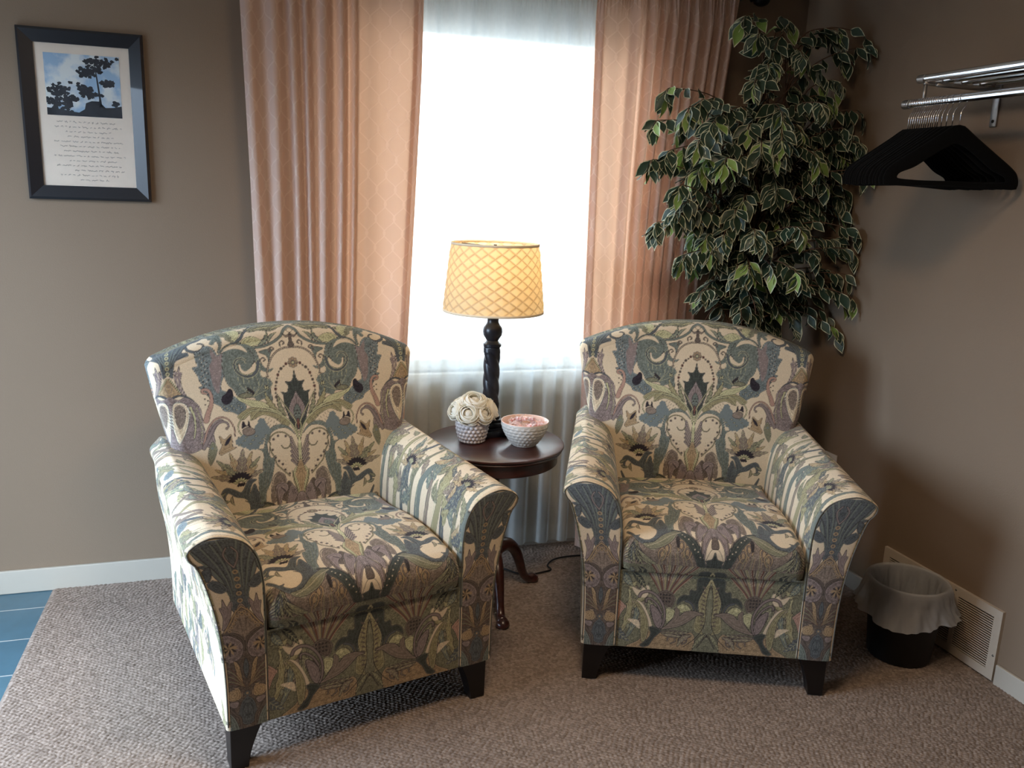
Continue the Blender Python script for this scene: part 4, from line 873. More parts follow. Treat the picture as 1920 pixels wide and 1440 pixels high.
def make_arm(root, sg):
    r = .010; YB = .80; m = 330
    ys = np.linspace(0, 1, m)*(YB-r)+r
    PX2, YY = np.meshgrid(AP[:, 0], ys); PZ, _ = np.meshgrid(AP[:, 1], ys); G, _ = np.meshgrid(AT, ys)
    # rear: the top of the arm dies into the side of the backrest
    X, Z = arm_warp(PX2, PZ, YY)
    def colr(G, Y):
        return ARMC.sample(Y, np.abs(G-.34))
    patches = [(np.stack([sg*X, YY, Z], -1), colr(G, YY))]
    # rounded front edge
    Nn = np.gradient(AP, axis=0); Nn /= np.linalg.norm(Nn, axis=1)[:, None]; Nn = np.stack([Nn[:, 1], -Nn[:, 0]], -1)  # inward normal of the profile
    # ensure inward
    cen = np.array([.335, .4]); 
    if ((cen-AP[60])@Nn[60]) < 0: Nn = -Nn
    rows = []; cc = []
    for a in np.linspace(0, PI/2, 7):
        ins = r*(1-math.cos(PI/2-a)); yy = r*(1-math.sin(a+0)) if False else r*(1-math.sin(a))
        ins = r*(1-math.cos(a))
        q = AP+Nn*ins; rows.append(np.stack([sg*q[:, 0], np.full(len(q), yy), q[:, 1]], -1)); cc.append(colr(AT, np.full(len(AT), .01)))
    patches.append((np.array(rows)[::-1], np.array(cc)[::-1]))
    # face panel
    mz = 300; nx = 90; tz = np.linspace(0, 1, mz); zz = .130+(.6665-.130)*(1-(1-tz)**1.25)
    xi = np.interp(zz, [z for z, x in ZI], [x for z, x in ZI]); xo = np.interp(zz, [z for z, x in ZO], [x for z, x in ZO])
    cz = cr([(z, x) for z, x in ZI], 12); xi = np.interp(zz, cz[:, 0], cz[:, 1])
    co = cr([(z, x) for z, x in ZO][:9], 12); c2 = cr([(z, x) for z, x in ZO][8:], 12); allc = np.concatenate([co, c2]); allc = allc[np.argsort(allc[:, 0])]; xo = np.interp(zz, allc[:, 0], allc[:, 1])
    wd = np.maximum(xo-xi, 0); ins = np.minimum(r*.9, wd*.45); xi2, xo2 = xi+ins, xo-ins
    A, ZZ = np.meshgrid(np.linspace(0, 1, nx), zz); XF = xi2[:, None]*(1-A)+xo2[:, None]*A; ZF = np.minimum(ZZ, .667-r*.9)
    YF = -.004*np.sin(A*PI)**.5*np.clip(wd/.1, 0, 1)[:, None]
    cx = np.interp(ZZ, [.13, .40, .55, .667], [.332, .334, .348, .372]); V = (.645-ZZ)*.985
    patches.append((np.stack([sg*XF, YF, ZF], -1), col_at((XF-cx)*np.interp(ZZ, [.3, .6], [1.0, .86]), V+.012)))
    o = fastgrid_mesh('armrest', patches, M_fabric, root)
    # welt around the face
    w = MB(); q = AP[::5]+Nn[::5]*.004; w.tube([(sg*a[0], .0005, a[1]) for a in q], .0018, 6); w.build('welt', M_piping, o)
    return o
def make_cushion(root):
    hw = .272; path = []
    for z in np.linspace(.392, .455, 40): path.append((-.006-.010*math.sin((z-.392)/.063*PI/2), z))
    for a in np.linspace(0, PI/2, 40)[1:]: path.append((-.016+.052*(1-math.cos(a)), .455+.050*math.sin(a)))
    for y in np.linspace(.036, .625, 300)[1:]: path.append((y, .505+.016*math.sin(min((y-.036)/.45, 1)*PI)-.018*sstep(.12, .62, y)))
    path = np.array(path); d = np.r_[0, np.cumsum(np.hypot(*np.diff(path, axis=0).T))]
    u = np.linspace(-1, 1, 300); U, Yp = np.meshgrid(u, path[:, 0]); _, Zp = np.meshgrid(u, path[:, 1]); _, Dd = np.meshgrid(u, d)
    X = U*hw; e = np.clip((np.abs(U)-.88)/.12, 0, 1); rd = 1-np.sqrt(np.clip(1-e**2, 0, 1))
    topk = sstep(.40, .50, Zp)
    Z = Zp-.030*rd*topk-.012*(U**2)*topk; Y = Yp+.020*rd*(1-sstep(.0, .05, Yp))
    patches = [(np.stack([X, Y, Z], -1), main_at(X*1.02, .772-Dd*1.0))]
    # underside lip of the front
    lip = []
    for a in np.linspace(0, PI/2, 8): lip.append((-.006+.012*(1-math.cos(a)), .392-.010*math.sin(a)))
    for y in np.linspace(.006, .05, 6)[1:]: lip.append((y, .382))
    lip = np.array(lip); U2, Y2 = np.meshgrid(u, lip[:, 0]); _, Z2 = np.meshgrid(u, lip[:, 1])
    patches.append((np.stack([U2*hw, Y2, Z2], -1)[::-1], main_at(U2*hw, np.full_like(U2, .775))))
    # sides
    for sg in (-1, 1):
        edge = np.stack([np.full(len(path), sg*hw), Y[:, -1], Z[:, -1]], -1); low = edge.copy(); low[:, 2] = .385
        patches.append((np.stack([edge, low], 0), main_at(np.full((2, len(path)), .27), np.tile(.70-d*.9, (2, 1)))))
    o = fastgrid_mesh('seat_cushion', patches, M_fabric, root)
    return o
def make_rail(root):
    u = np.linspace(-.279, .279, 300); z = np.linspace(.128, .386, 150); X, Z = np.meshgrid(u, z)
    Y = .004-.006*np.cos(X/.279*PI/2)*np.sin((Z-.128)/.258*PI)
    return fastgrid_mesh('front_rail', [(np.stack([X, Y, Z], -1), main_at(X*.96, .752+(.386-Z)*.93))], M_fabric, root)
def make_leg(root, x, y, sx_, front):
    b = MB(); n = 9; V = []; F = []
    for i in range(n):
        t = i/(n-1); z = .134*(1-t)
        w = .088*(1-t)**1.6+.046*(1-(1-t)**1.6); dp = .070-.022*t
        xo = x; xi = x-sx_*w; y0 = y+(0.004*t if front else -.004*t); y1 = y0+(dp if front else -dp)
        V += [(xo, y0, z), (xi, y0, z), (xi, y1, z), (xo, y1, z)]
    for i in range(n-1):
        for k in range(4): a, c = i*4+k, i*4+(k+1) % 4; F.append((a, c, c+4, a+4))
    F += [(3, 2, 1, 0), (4*n-4, 4*n-3, 4*n-2, 4*n-1)]
    b.add(V, F); o = b.build('leg', M_leg, root, smooth=False, fixn=True)
    md = o.modifiers.new('b', 'BEVEL'); md.width = .002; md.segments = 2; md.limit_method = 'ANGLE'
    return o
def make_armchair(loc, rz, label):
    root = empty('armchair', loc, rz, label, 'armchair', 'matching patterned armchairs')
    make_backrest(root); make_arm(root, -1); make_arm(root, 1); make_cushion(root); make_rail(root)
    b = MB(); b.box(-.372, .372, .02, .77, .126, .150); b.box(-.274, .274, .02, .60, .15, .384); b.build('base_frame', M_undershade, root, smooth=False)  # underside frame added in near-black, painting in the shade below the seat
    for sx_ in (-1, 1):
        make_leg(root, sx_*.376, .012, sx_, True); make_leg(root, sx_*.33, .765, sx_, False)
    return root
def copy_tree(o, parent=None):
    c = o.copy(); COL.objects.link(c); c.parent = parent
    for ch in list(o.children): copy_tree(ch, c)
    return c
chair = make_armchair((.290, 2.118, .0), math.radians(13.3), 'cream and grey-green floral armchair at the left, its outer arm bright with daylight')
chair2 = copy_tree(chair); chair2.location = (1.323, 2.083, .0); chair2.rotation_euler = (0, 0, math.radians(-21.6))
chair2['label'] = 'cream and grey-green floral armchair at the right, in front of the leafy tree'
for c_ in (chair, chair2): c_.location.z = .0
# ------------------------------------------------------------------ round table with turned post and three cabriole legs
TX, TY, TZ = .842, 2.832, .620
tb = empty('round_side_table', (TX, TY, 0), 0, 'round dark cherry pedestal table between the two armchairs', 'side table')
b = MB(); b.lathe([(.0, .594), (.236, .594), (.244, .597), (.2475, .602), (.245, .6065), (.249, .609), (.2525, .613), (.2515, .6175), (.247, .620), (.0, .620)], 96, cap0=False, cap1=False); b.build('table_top', M_table, tb, auto=40)
b = MB(); b.lathe([(.0, .552), (.226, .552), (.230, .555), (.231, .594), (.0, .594)], 96, cap0=False, cap1=False); b.build('apron', M_table, tb, auto=40)
b = MB(); b.lathe([(.0, .13), (.028, .13), (.040, .15), (.042, .20), (.030, .225), (.024, .25), (.030, .262), (.038, .29), (.045, .33), (.042, .37), (.028, .43), (.022, .47), (.024, .485), (.034, .495), (.034, .505), (.026, .515), (.060, .545), (.065, .552), (.0, .552)], 40, cap0=False, cap1=False); b.build('pedestal', M_table, tb, auto=50)
for k, an in enumerate((26, -94, 146)):
    P = [(.030, .185), (.075, .200), (.120, .165), (.150, .105), (.172, .050), (.196, .022), (.222, .016)]
    R = [.022, .024, .022, .019, .016, .016, .020]
    pp = cr([(x, z, r) for (x, z), r in zip(P, R)], 5)
    b = MB(); b.tube([(x, 0, z) for x, z, r in pp], [r for x, z, r in pp], 12)
    b.lathe([(.0, .0), (.020, .0), (.025, .008), (.022, .020), (.010, .030), (.0, .032)], 16, c=(.226, 0), cap0=False, cap1=False)
    o = b.build('leg', M_table, tb); o.rotation_euler = (0, 0, math.radians(an))

# ------------------------------------------------------------------ lamp
LX, LY = .848, 2.925
lp = empty('table_lamp', (LX, LY, TZ), math.radians(6), 'lit table lamp with cream woven shade on a dark twisted column', 'table lamp')
b = MB()
for h, z0, z1 in ((.060, 0, .026), (.055, .026, .034), (.050, .034, .052), (.040, .052, .062)): b.box(-h, h, -h, h, z0, z1, bev=.003)
b.lathe([(.036, .062), (.038, .070), (.030, .078), (.026, .086), (.031, .092), (.031, .100), (.026, .104)], 32); b.build('base', M_lamp, lp, smooth=True, auto=35)
b = MB(); prof = [(.028, .100+i*(.230/70)) for i in range(71)]
b.lathe(prof, 72, fn=lambda an, z, r: .0055*abs(math.cos(1.5*(an+ (z-.1)*34)))**.6-.0028 + (.0015 if z < .12 or z > .31 else 0)); b.build('twisted_column', M_lamp, lp)
b = MB(); b.lathe([(.026, .328), (.0335, .333), (.0335, .342), (.027, .346), (.0215, .354), (.026, .362), (.034, .374), (.0365, .388), (.034, .402), (.026, .412), (.021, .422), (.021, .438), (.027, .450), (.036, .4565)], 40); b.build('upper_column', M_lamp, lp, auto=50)
b = MB(); b.lathe([(.034, .4560), (.0415, .4585), (.0415, .4625), (.034, .4640), (.012, .4645)], 40); b.build('drip_cup', M_lampcup, lp)
b = MB(); b.tube([(0, 0, .463), (0, 0, .515)], .0085, 14); b.lathe([(.015, .515), (.017, .530), (.017, .560), (.013, .570)], 20); b.build('socket', M_lampcup, lp)
b = MB(); b.lathe([(.0, .568), (.012, .570), (.014, .585), (.026, .610), (.030, .630), (.026, .650), (.014, .662), (.0, .665)], 24, cap0=False, cap1=False); b.build('bulb', M_bulb, lp)
M_tape = simple('shade_tape', srgb(232, 214, 184), .9, noise=.05)
SH0, SH1, SR0, SR1 = .462, .700, .181, .156
def woven(an, q):
    """raised smocked diamonds on the shade"""
    N = 42; a = an/(2*PI)*N; z = q*13.4
    p, r_ = (a+z)*.5, (a-z)*.5
    fp, fr = p-math.floor(p)-.5, r_-math.floor(r_)-.5
    k = (math.floor(p)+math.floor(r_)) % 2
    e = max(abs(fp), abs(fr)); ed = max(0, 1-(e/.5)**3.2)
    tilt = (fp if k else fr)*.9
    return .0034*ed+.0046*tilt*ed
rows = []
for i in range(151):
    q = i/150; r0 = SR0+(SR1-SR0)*q; row = []
    for k in range(720):
        an = 2*PI*k/720; edge = min(1, q*14, (1-q)*14); rr = r0+woven(an, q)*edge; row.append((rr*math.cos(an), rr*math.sin(an), SH0+(SH1-SH0)*q))
    rows.append(row)
P_ = np.array(rows); P_ = np.concatenate([P_, P_[:, :1]], 1); cc_ = []
for i in range(151):
    q = i/150; rr_ = []
    for k in range(721):
        an = 2*PI*k/720; a_ = an/(2*PI)*42; z_ = q*13.4; p_, s_ = (a_+z_)*.5, (a_-z_)*.5
        fp, fr = p_-math.floor(p_)-.5, s_-math.floor(s_)-.5; kk = (math.floor(p_)+math.floor(s_)) % 2
        e_ = max(abs(fp), abs(fr)); g_ = max(0, (e_-.33)/.17); side = .5+(fp if kk else fr)
        rr_.append((1-.42*g_-.10*side, 1-.52*g_-.14*side, 1-.58*g_-.16*side))
    cc_.append(rr_)
sh = fastgrid_mesh('lamp_shade', [(P_, np.array(cc_))], M_shade, lp)
b = MB()
for z, r in ((SH0, SR0), (SH1, SR1)):
    b = MB(); b.lathe([(r-.001, z-.002), (r+.0022, z-.002), (r+.0022, z+.006), (r-.001, z+.006)], 96, cap0=False, cap1=False); b.build('rim_tape', M_tape, sh)
b = MB(); b.tube([(0, 0, SH1-.010), (0, 0, SH1+.0)], .006, 10)
for k in range(3):
    an = 2*PI*k/3; b.tube([(0, 0, SH1-.008), (math.cos(an)*(SR1-.001), math.sin(an)*(SR1-.001), SH1-.004)], .0018, 6)
b.tube([(0, 0, .665+.006), (0, 0, SH1-.01)], .002, 6); b.build('spider', M_lampcup, lp)
l = bpy.data.lights.new('bulb_light', 'POINT'); l.energy = 6.5; l.color = (1.0, .73, .42); l.shadow_soft_size = .03
o = bpy.data.objects.new('bulb_light', l); COL.objects.link(o); o.location = (0, 0, .615); o.parent = lp
# cord: leaves the lamp base behind, drops down and lies across the carpet to the wall
b = MB(); pts = cr([(LX+.03, LY+.062, TZ+.006), (LX+.035, LY+.12, TZ+.010), (LX+.045, LY+.172, TZ+.004), (LX+.055, LY+.190, TZ-.05), (LX+.07, LY+.19, .30), (LX+.05, LY+.16, .06), (LX+.08, LY+.12, .006), (.960, 3.055, .0045), (1.000, 3.005, .0045), (1.045, 2.975, .0045), (1.100, 2.985, .0045), (1.149, 3.001, .0045), (1.150, 3.045, .0045), (1.200, 3.095, .0045), (1.297, 3.108, .0045), (1.42, 3.085, .0045), (1.58, 3.00, .0045), (1.75, 2.845, .0045), (1.95, 2.795, .0045), (2.18, 2.80, .0045), (2.262, 2.80, .03), (2.272, 2.80, .20), (2.268, 2.80, .41)], 8)
b.tube([tuple(p) for p in pts], .0034, 8); o = b.build('power_cord', M_cord); tag(o, 'thin black lamp cord lying across the carpet behind the table foot', 'cord')

# ------------------------------------------------------------------ vase and roses
vx, vy = .757, 2.838
vz = empty('vase', (vx, vy, TZ), .3, 'small grey-white hobnail vase holding white roses on the round table', 'vase')
rows = []
prof = cr([(.034, .0), (.042, .004), (.049, .022), (.0555, .050), (.0585, .078), (.059, .104)], 16)
for i, (r, z) in enumerate(prof):
    row = []
    for k in range(240):
        an = 2*PI*k/240; rz_ = z/.0140; row_i = math.floor(rz_); fz = rz_-row_i-.5; fa = (an/(2*PI)*22+(.5 if row_i % 2 else 0)); fa = fa-math.floor(fa)-.5
        bmp = .0060*max(0, 1-math.hypot(fz, fa)*2.0)**.8 if .006 < z < .098 else 0
        rr = r+bmp; row.append((rr*math.cos(an), rr*math.sin(an), z))
    rows.append(row)
b = MB(); b.grid(rows, closed=True); b.lathe([(.059, .104), (.0575, .106), (.0555, .104), (.050, .06), (.038, .02), (.0, .012)], 48, cap0=False, cap1=False); b.lathe([(.0, .0), (.034, .0)], 48, cap0=False, cap1=False); b.build('body', M_vase, vz, auto=60)
def make_rose():
    """artificial rose: overlapping petals wrapped on nested domes round a closed bud"""
    o0 = empty('rose', (0, 0, 0)); b = MB()
    for ring, (n, R, th1, cov, lip) in enumerate(((3, .0355, 96, 1.35, .006), (3, .0325, 120, 1.30, .005), (3, .0290, 138, 1.25, .004), (3, .0245, 150, 1.2, .004))):
        for k in range(n):
            an = 2*PI*(k+ring*.43)/n; P = []
            for i in range(11):
                t = i/10; row = []
                for j in range(13):
                    s_ = (j/12-.5)*2; th = math.radians(18+(th1*(1-.10*s_*s_)-18)*t); RR = R*(1+.09*s_)+lip*max(0, t-.72)/.28*(1.0+.3*math.cos(3*s_+k))
                    az = an+s_*cov*(.55+.45*math.sin(min(1, t*1.3)*PI/2)); row.append((RR*math.sin(th)*math.cos(az), RR*math.sin(th)*math.sin(az), -RR*.82*math.cos(th)-.004))
                P.append(row)
            b.grid(P)
    P = [[(.0150*math.sin(t_)*math.cos(a_), .0150*math.sin(t_)*math.sin(a_), -.002-.0155*math.cos(t_)) for a_ in np.linspace(0, 2*PI, 17)[:-1]] for t_ in np.linspace(.05, PI-.02, 9)]
    b.grid(P, closed=True)
    o = b.build('petals', M_petal, o0); md = o.modifiers.new('s', 'SOLIDIFY'); md.thickness = .0010
    b = MB(); b.tube([(0, 0, -.026), (0, 0, -.060)], .0022, 6); b.lathe([(.004, -.034), (.012, -.030), (.018, -.024)], 10); b.build('stem', M_leafd, o0)
    return o0
rose0 = make_rose()
rs = [((-.028, -.046, .128), 1.25, (.95, -.42), 'round white rose at the front left of the vase bouquet'),
      ((.030, -.044, .126), 1.15, (.85, .50), 'open white rose at the front right of the vase bouquet'),
      ((-.066, -.006, .133), 1.05, (.3, -1.15), 'white rose leaning over the left rim of the vase'),
      ((.070, .000, .132), 1.25, (.25, 1.1), 'white rose drooping over the right rim, beside the lamp column'),
      ((.004, -.010, .163), 1.45, (.5, .05), 'largest white rose at the very top of the bouquet'),
      ((-.038, .022, .155), 1.15, (-.2, -.5), 'white rose at the upper left rear of the bouquet'),
      ((.046, .026, .155), 1.15, (-.2, .6), 'white rose at the upper right rear of the bouquet'),
      ((.0, .056, .135), 1.1, (-1.0, .0), 'white rose hidden furthest back in the bouquet')]
for i, (p, s, (rx, ry), lb) in enumerate(rs):
    o = rose0 if i == 0 else copy_tree(rose0)
    o.location = (vx+p[0], vy+p[1], TZ+p[2]-.012); o.scale = (s*.86,)*3; dv = Vector((math.sin(ry)*max(.25, math.cos(rx)), -math.sin(rx), math.cos(rx)*math.cos(ry))); o.rotation_euler = (dv.to_track_quat('Z', 'Y').to_matrix() @ Matrix.Rotation(i*1.3, 3, 'Z')).to_euler(); tag(o, lb, 'rose', 'white roses in the vase')

# ------------------------------------------------------------------ bowl with peppermints
bx, by = .932, 2.765
bw = empty('bowl', (bx, by, TZ), 0, 'white scale-textured bowl of wrapped peppermints on the round table', 'bowl')
rows = []
prof = cr([(.036, .0), (.043, .004), (.060, .026), (.073, .048), (.0815, .070), (.0855, .089)], 12)
for i, (r, z) in enumerate(prof):
    row = []
    for k in range(240):
        an = 2*PI*k/240; q = i/len(prof)*9; a = an/(2*PI)*26+(.5 if math.floor(q) % 2 else 0); rr = r+(.0030*max(0, 1-(abs(q-math.floor(q)-.5)+abs(a-math.floor(a)-.5))*1.2) if .05 < i/len(prof) < .93 else 0); row.append((rr*math.cos(an), rr*math.sin(an), z))
    rows.append(row)
b = MB(); b.grid(rows, closed=True); b.lathe([(.0, .0), (.036, .0)], 48, cap0=False, cap1=False); b.build('outer_shell', M_bowl, bw)
b = MB(); b.lathe([(.0855, .089), (.0850, .0915), (.0825, .0905), (.078, .070), (.068, .046), (.050, .024), (.0, .012)], 64, cap0=False, cap1=False); b.build('glazed_inside', M_bowl_in, bw)
m, n, l_, pb = nmat('peppermint_stripes'); tc = n.new('ShaderNodeTexCoord'); s_ = n.new('ShaderNodeSeparateXYZ'); l_.new(tc.outputs['Object'], s_.inputs[0])
at = math_n(n, l_, 'ARCTAN2', s_.outputs[1], s_.outputs[0]); rad = math_n(n, l_, 'SQRT', math_n(n, l_, 'ADD', math_n(n, l_, 'MULTIPLY', s_.outputs[0], s_.outputs[0]), math_n(n, l_, 'MULTIPLY', s_.outputs[1], s_.outputs[1])))
st = math_n(n, l_, 'GREATER_THAN', math_n(n, l_, 'SINE', math_n(n, l_, 'ADD', math_n(n, l_, 'MULTIPLY', at, 6), math_n(n, l_, 'MULTIPLY', rad, 160))), 0.15)
mx = n.new('ShaderNodeMix'); mx.data_type = 'RGBA'; mx.inputs['A'].default_value = srgb(250, 226, 214); mx.inputs['B'].default_value = srgb(206, 44, 44); l_.new(st, mx.inputs['Factor']); l_.new(mx.outputs['Result'], pb.inputs['Base Color']); pb.inputs['Roughness'].default_value = .2
M_mint = m
M_wrap = sheer_mat('clear_wrapper', .72, .3, (1, .93, .92, 1))
def make_mint():
    o0 = empty('peppermint', (0, 0, 0))
    b = MB(); b.lathe([(.0, -.0036), (.0080, -.0036), (.0105, -.0015), (.0105, .0015), (.0080, .0036), (.0, .0036)], 24, cap0=False, cap1=False); b.build('candy', M_mint, o0)
    b = MB(); P = []
    for i in range(15):
        t = i/14*2-1; x = t*.026; w = .0125*math.sqrt(max(.0, 1-min(1, abs(x)/.0125)**2))+.002+max(0, abs(x)-.0125)*.75; row = []
        for k in range(14):
            an = 2*PI*k/14; hgt = .0045*math.sqrt(max(0, 1-min(1, abs(x)/.0135)**2))+.0008; cr_ = .0009*math.sin(an*5+t*9)
            row.append((x, (w+cr_)*math.cos(an), (hgt+cr_)*math.sin(an)))
        P.append(row)
    b.grid(P, closed=True); b.build('wrapper', M_wrap, o0, smooth=False); return o0
mint0 = make_mint(); rr = random.Random(3)
mlab = ['leftmost wrapped peppermint against the rim of the bowl', 'wrapped peppermint standing up at the left of the bowl', 'wrapped peppermint at the back left of the bowl', 'wrapped peppermint at the back of the bowl', 'wrapped peppermint at the back right of the bowl', 'rightmost wrapped peppermint near the rim of the bowl', 'wrapped peppermint at the front right of the bowl', 'wrapped peppermint at the front centre of the bowl', 'wrapped peppermint at the front left of the bowl', 'topmost wrapped peppermint in the middle of the bowl', 'wrapped peppermint tilted left of the topmost one', 'wrapped peppermint tilted right of the topmost one']
mp_ = [(-.058, -.004, .078), (-.036, -.018, .087), (-.036, .030, .083), (.0, .052, .082), (.034, .034, .083), (.058, -.002, .078), (.036, -.034, .081), (.002, -.046, .081), (-.030, -.044, .079), (.002, .004, .096), (-.020, .010, .093), (.026, -.004, .094)]
for i, p in enumerate(mp_):
    o = mint0 if i == 0 else copy_tree(mint0)
    o.location = (bx+p[0], by+p[1], TZ+p[2]); o.rotation_euler = (rr.uniform(-.9, .9), rr.uniform(-.7, .7), rr.uniform(0, 3)); o.scale = (1.15,)*3
    tag(o, mlab[i], 'candy', 'peppermints in the bowl')
for i in range(9):
    o = copy_tree(mint0); an = i*2.4; q = .012+.038*(i/14)**.5
    o.location = (bx+q*math.cos(an), by+q*math.sin(an), TZ+.060+.008*(i % 3)); o.rotation_euler = (rr.uniform(-.4, .4), rr.uniform(-.4, .4), rr.uniform(0, 3)); o.scale = (1.15,)*3
    tag(o, 'wrapped peppermint buried beneath the upper layer in the bowl', 'candy', 'peppermints in the bowl')

# ------------------------------------------------------------------ framed print
FX0, FX1, FZ0, FZ1, FY = -.692, -.311, 1.425, 1.974, RY1
pf = empty('framed_print', (FX0, FY, FZ0), 0, 'black-framed print of a pine tree above handwritten lines on the left wall', 'picture')
w, h, t_ = FX1-FX0, FZ1-FZ0, .046
b = MB()
O = [(0, 0), (w, 0), (w, h), (0, h)]; I = [(t_, t_), (w-t_, t_), (w-t_, h-t_), (t_, h-t_)]; M1 = [(.008, .008), (w-.008, .008), (w-.008, h-.008), (.008, h-.008)]
V = [(x, 0, z) for x, z in O]+[(x, -.016, z) for x, z in O]+[(x, -.023, z) for x, z in M1]+[(x, -.012, z) for x, z in I]+[(x, -.003, z) for x, z in I]
F = []
for r_ in range(4):
    for k in range(4): a, c = r_*4+k, r_*4+(k+1) % 4; F.append((a, c, c+4, a+4))
b.add(V, F); b.build('frame', M_frame, pf, smooth=False, fixn=True)
b = MB(); b.box(t_-.002, w-t_+.002, -.006, -.002, t_-.002, h-t_+.002); b.build('mat_board', M_paper, pf, smooth=False)
px0, px1, pz0, pz1 = .074, w-.078, .276, .473
m, n, l_, pb = nmat('photo_sky_print'); tc = n.new('ShaderNodeTexCoord'); nz = n.new('ShaderNodeTexNoise'); nz.inputs['Scale'].default_value = 16; nz.inputs['Detail'].default_value = 4; l_.new(tc.outputs['Object'], nz.inputs['Vector'])
rp = n.new('ShaderNodeValToRGB'); rp.color_ramp.elements[0].position = .42; rp.color_ramp.elements[1].position = .58; rp.color_ramp.elements[0].color = srgb(150, 176, 200); rp.color_ramp.elements[1].color = srgb(214, 216, 212); l_.new(nz.outputs['Fac'], rp.inputs[0]); l_.new(rp.outputs[0], pb.inputs['Base Color']); pb.inputs['Roughness'].default_value = .3
b = MB(); b.box(px0, px1, -.0068, -.006, pz0, pz1); ph = b.build('photograph', m, pf, smooth=False)
b = MB(); pr = random.Random(9); yy = -.0070
def blob(cx, cz, r_):
    n_ = 11; pts = []
    for k in range(n_):
        an = 2*PI*k/n_; q = r_*pr.uniform(.6, 1.15); pts.append((min(max(cx+q*math.cos(an), px0), px1), min(max(cz+q*.8*math.sin(an), pz0), pz1)))
    b.add([(x, yy-pr.uniform(0, .0004), z) for x, z in pts], [tuple(range(n_))])
pw, ph_ = px1-px0, pz1-pz0
def pp(u, v): return px0+u*pw, pz0+v*ph_
for (u, v, n_, su, sv) in ((.62, .90, 26, .13, .07), (.80, .88, 16, .09, .07), (.55, .72, 30, .10, .07), (.68, .78, 18, .08, .06), (.85, .56, 24, .07, .045), (.78, .55, 10, .05, .03), (.50, .42, 34, .11, .07), (.60, .36, 18, .08, .05), (.18, .42, 34, .12, .08), (.10, .22, 40, .10, .14), (.28, .22, 30, .08, .12), (.40, .28, 10, .06, .04), (.92, .22, 12, .04, .05), (.70, .12, 20, .06, .08)):
    for k in range(n_): x, z = pp(min(max(pr.gauss(u, su*.55), 0), 1), min(max(pr.gauss(v, sv*.55), 0), 1)); blob(x, z, .0075)
for pts in ([(.655, .95), (.665, .95), (.70, .6), (.735, .2), (.755, .05), (.68, .05), (.70, .3), (.68, .6)], [(0, 0), (0, .12), (.2, .10), (.35, .07), (.42, .06), (.50, .12), (.52, .22), (.60, .26), (.70, .26), (.78, .16), (.90, .17), (1, .20), (1, 0)]):
    q = [pp(*p) for p in pts]; b.add([(x, yy, z) for x, z in q], [tuple(range(len(q)))])
b.build('tree_silhouette', M_tree_ink, ph, smooth=False)
b = MB()
for i, (x0, x1) in enumerate(((.10, .285), (.092, .298), (.125, .265), (.13, .280), (.088, .300), (.105, .290), (.115, .285), (.085, .305), (.13, .280), (.09, .298), (.145, .300), (.10, .288), (.16, .250))):
    z = pz0-.020-i*.0158; x = x0; pts = []
    while x < x1:
        if pr.random() < .17 and len(pts) > 3:
            b.tube(pts, .00045, 4); pts = []; x += .005
        pts.append((x, -.0066, z+pr.uniform(-.0022, .0026)*(1.7 if pr.random() < .2 else 1))); x += .0016
    if len(pts) > 2: b.tube(pts, .00045, 4)
b.build('handwritten_lines', M_ink, pf, smooth=False)
b = MB(); b.box(t_-.001, w-t_+.001, -.0105, -.0090, t_-.001, h-t_+.001); b.build('glass', M_glass, pf, smooth=False)
# ------------------------------------------------------------------ return-air vent
vt = empty('wall_vent', (RX1, 1.891, .004), 0, 'long cream return-air grille low on the right wall behind the bin', 'vent')
L_, H_ = .536, .242; cols = ((.030, .176), (.194, .340), (.358, .506))
b = MB(); th = -.012
def vb(y0, y1, z0, z1): b.box(th, 0, y0, y1, z0, z1)
vb(0, L_, 0, .030); vb(0, L_, H_-.030, H_); vb(0, cols[0][0], .030, H_-.030); vb(cols[0][1], cols[1][0], .030, H_-.030); vb(cols[1][1], cols[2][0], .030, H_-.030); vb(cols[2][1], L_, .030, H_-.030)
b.build('face_frame', M_ventm, vt, smooth=False)
for y0, y1 in cols:
    b = MB()
    for i in range(22):
        z = .034+i*(H_-.068)/21.5
        b.add([(-.0105, y0, z-.0012), (-.0105, y1, z-.0012), (-.0015, y1, z-.0032), (-.0015, y0, z-.0032), (-.0105, y0, z+.0030), (-.0105, y1, z+.0030), (-.0015, y1, z-.0002), (-.0015, y0, z-.0002)], [(0, 1, 2, 3), (7, 6, 5, 4), (0, 4, 5, 1), (3, 2, 6, 7), (0, 3, 7, 4), (1, 5, 6, 2)])
    b.build('louvre_panel', M_ventm, vt, smooth=False)
b = MB(); b.box(-.0008, -.0002, .02, L_-.02, .02, H_-.02); b.build('duct_shade_sheet', M_void, vt, smooth=False)  # flat near-black sheet on the wall, standing in for shade inside the duct
for y, z in ((.010, .085), (L_-.010, .085), (.19, H_-.012), (.36, H_-.012)):
    b = MB(); b.lathe([(.004, 0), (.0038, .001), (.002, .0016), (.0, .0017)], 12, cap1=False); o = b.build('screw', M_nickel, vt); o.location = (th, y, z); o.rotation_euler = (0, -PI/2, 0)

# outlet plate on the right wall behind the chair
ot = empty('wall_outlet', (RX1, 2.80, .44), 0, 'pale outlet plate on the right wall just behind the armchair arm', 'outlet')
b = MB(); b.box(-.006, 0, -.036, .036, -.058, .058, bev=.002); b.build('plate', M_outlet, ot)
for z in (-.02, .02):
    b = MB(); b.box(-.0072, -.005, -.017, .017, z-.014, z+.014, bev=.001); b.build('receptacle', M_outlet, ot)

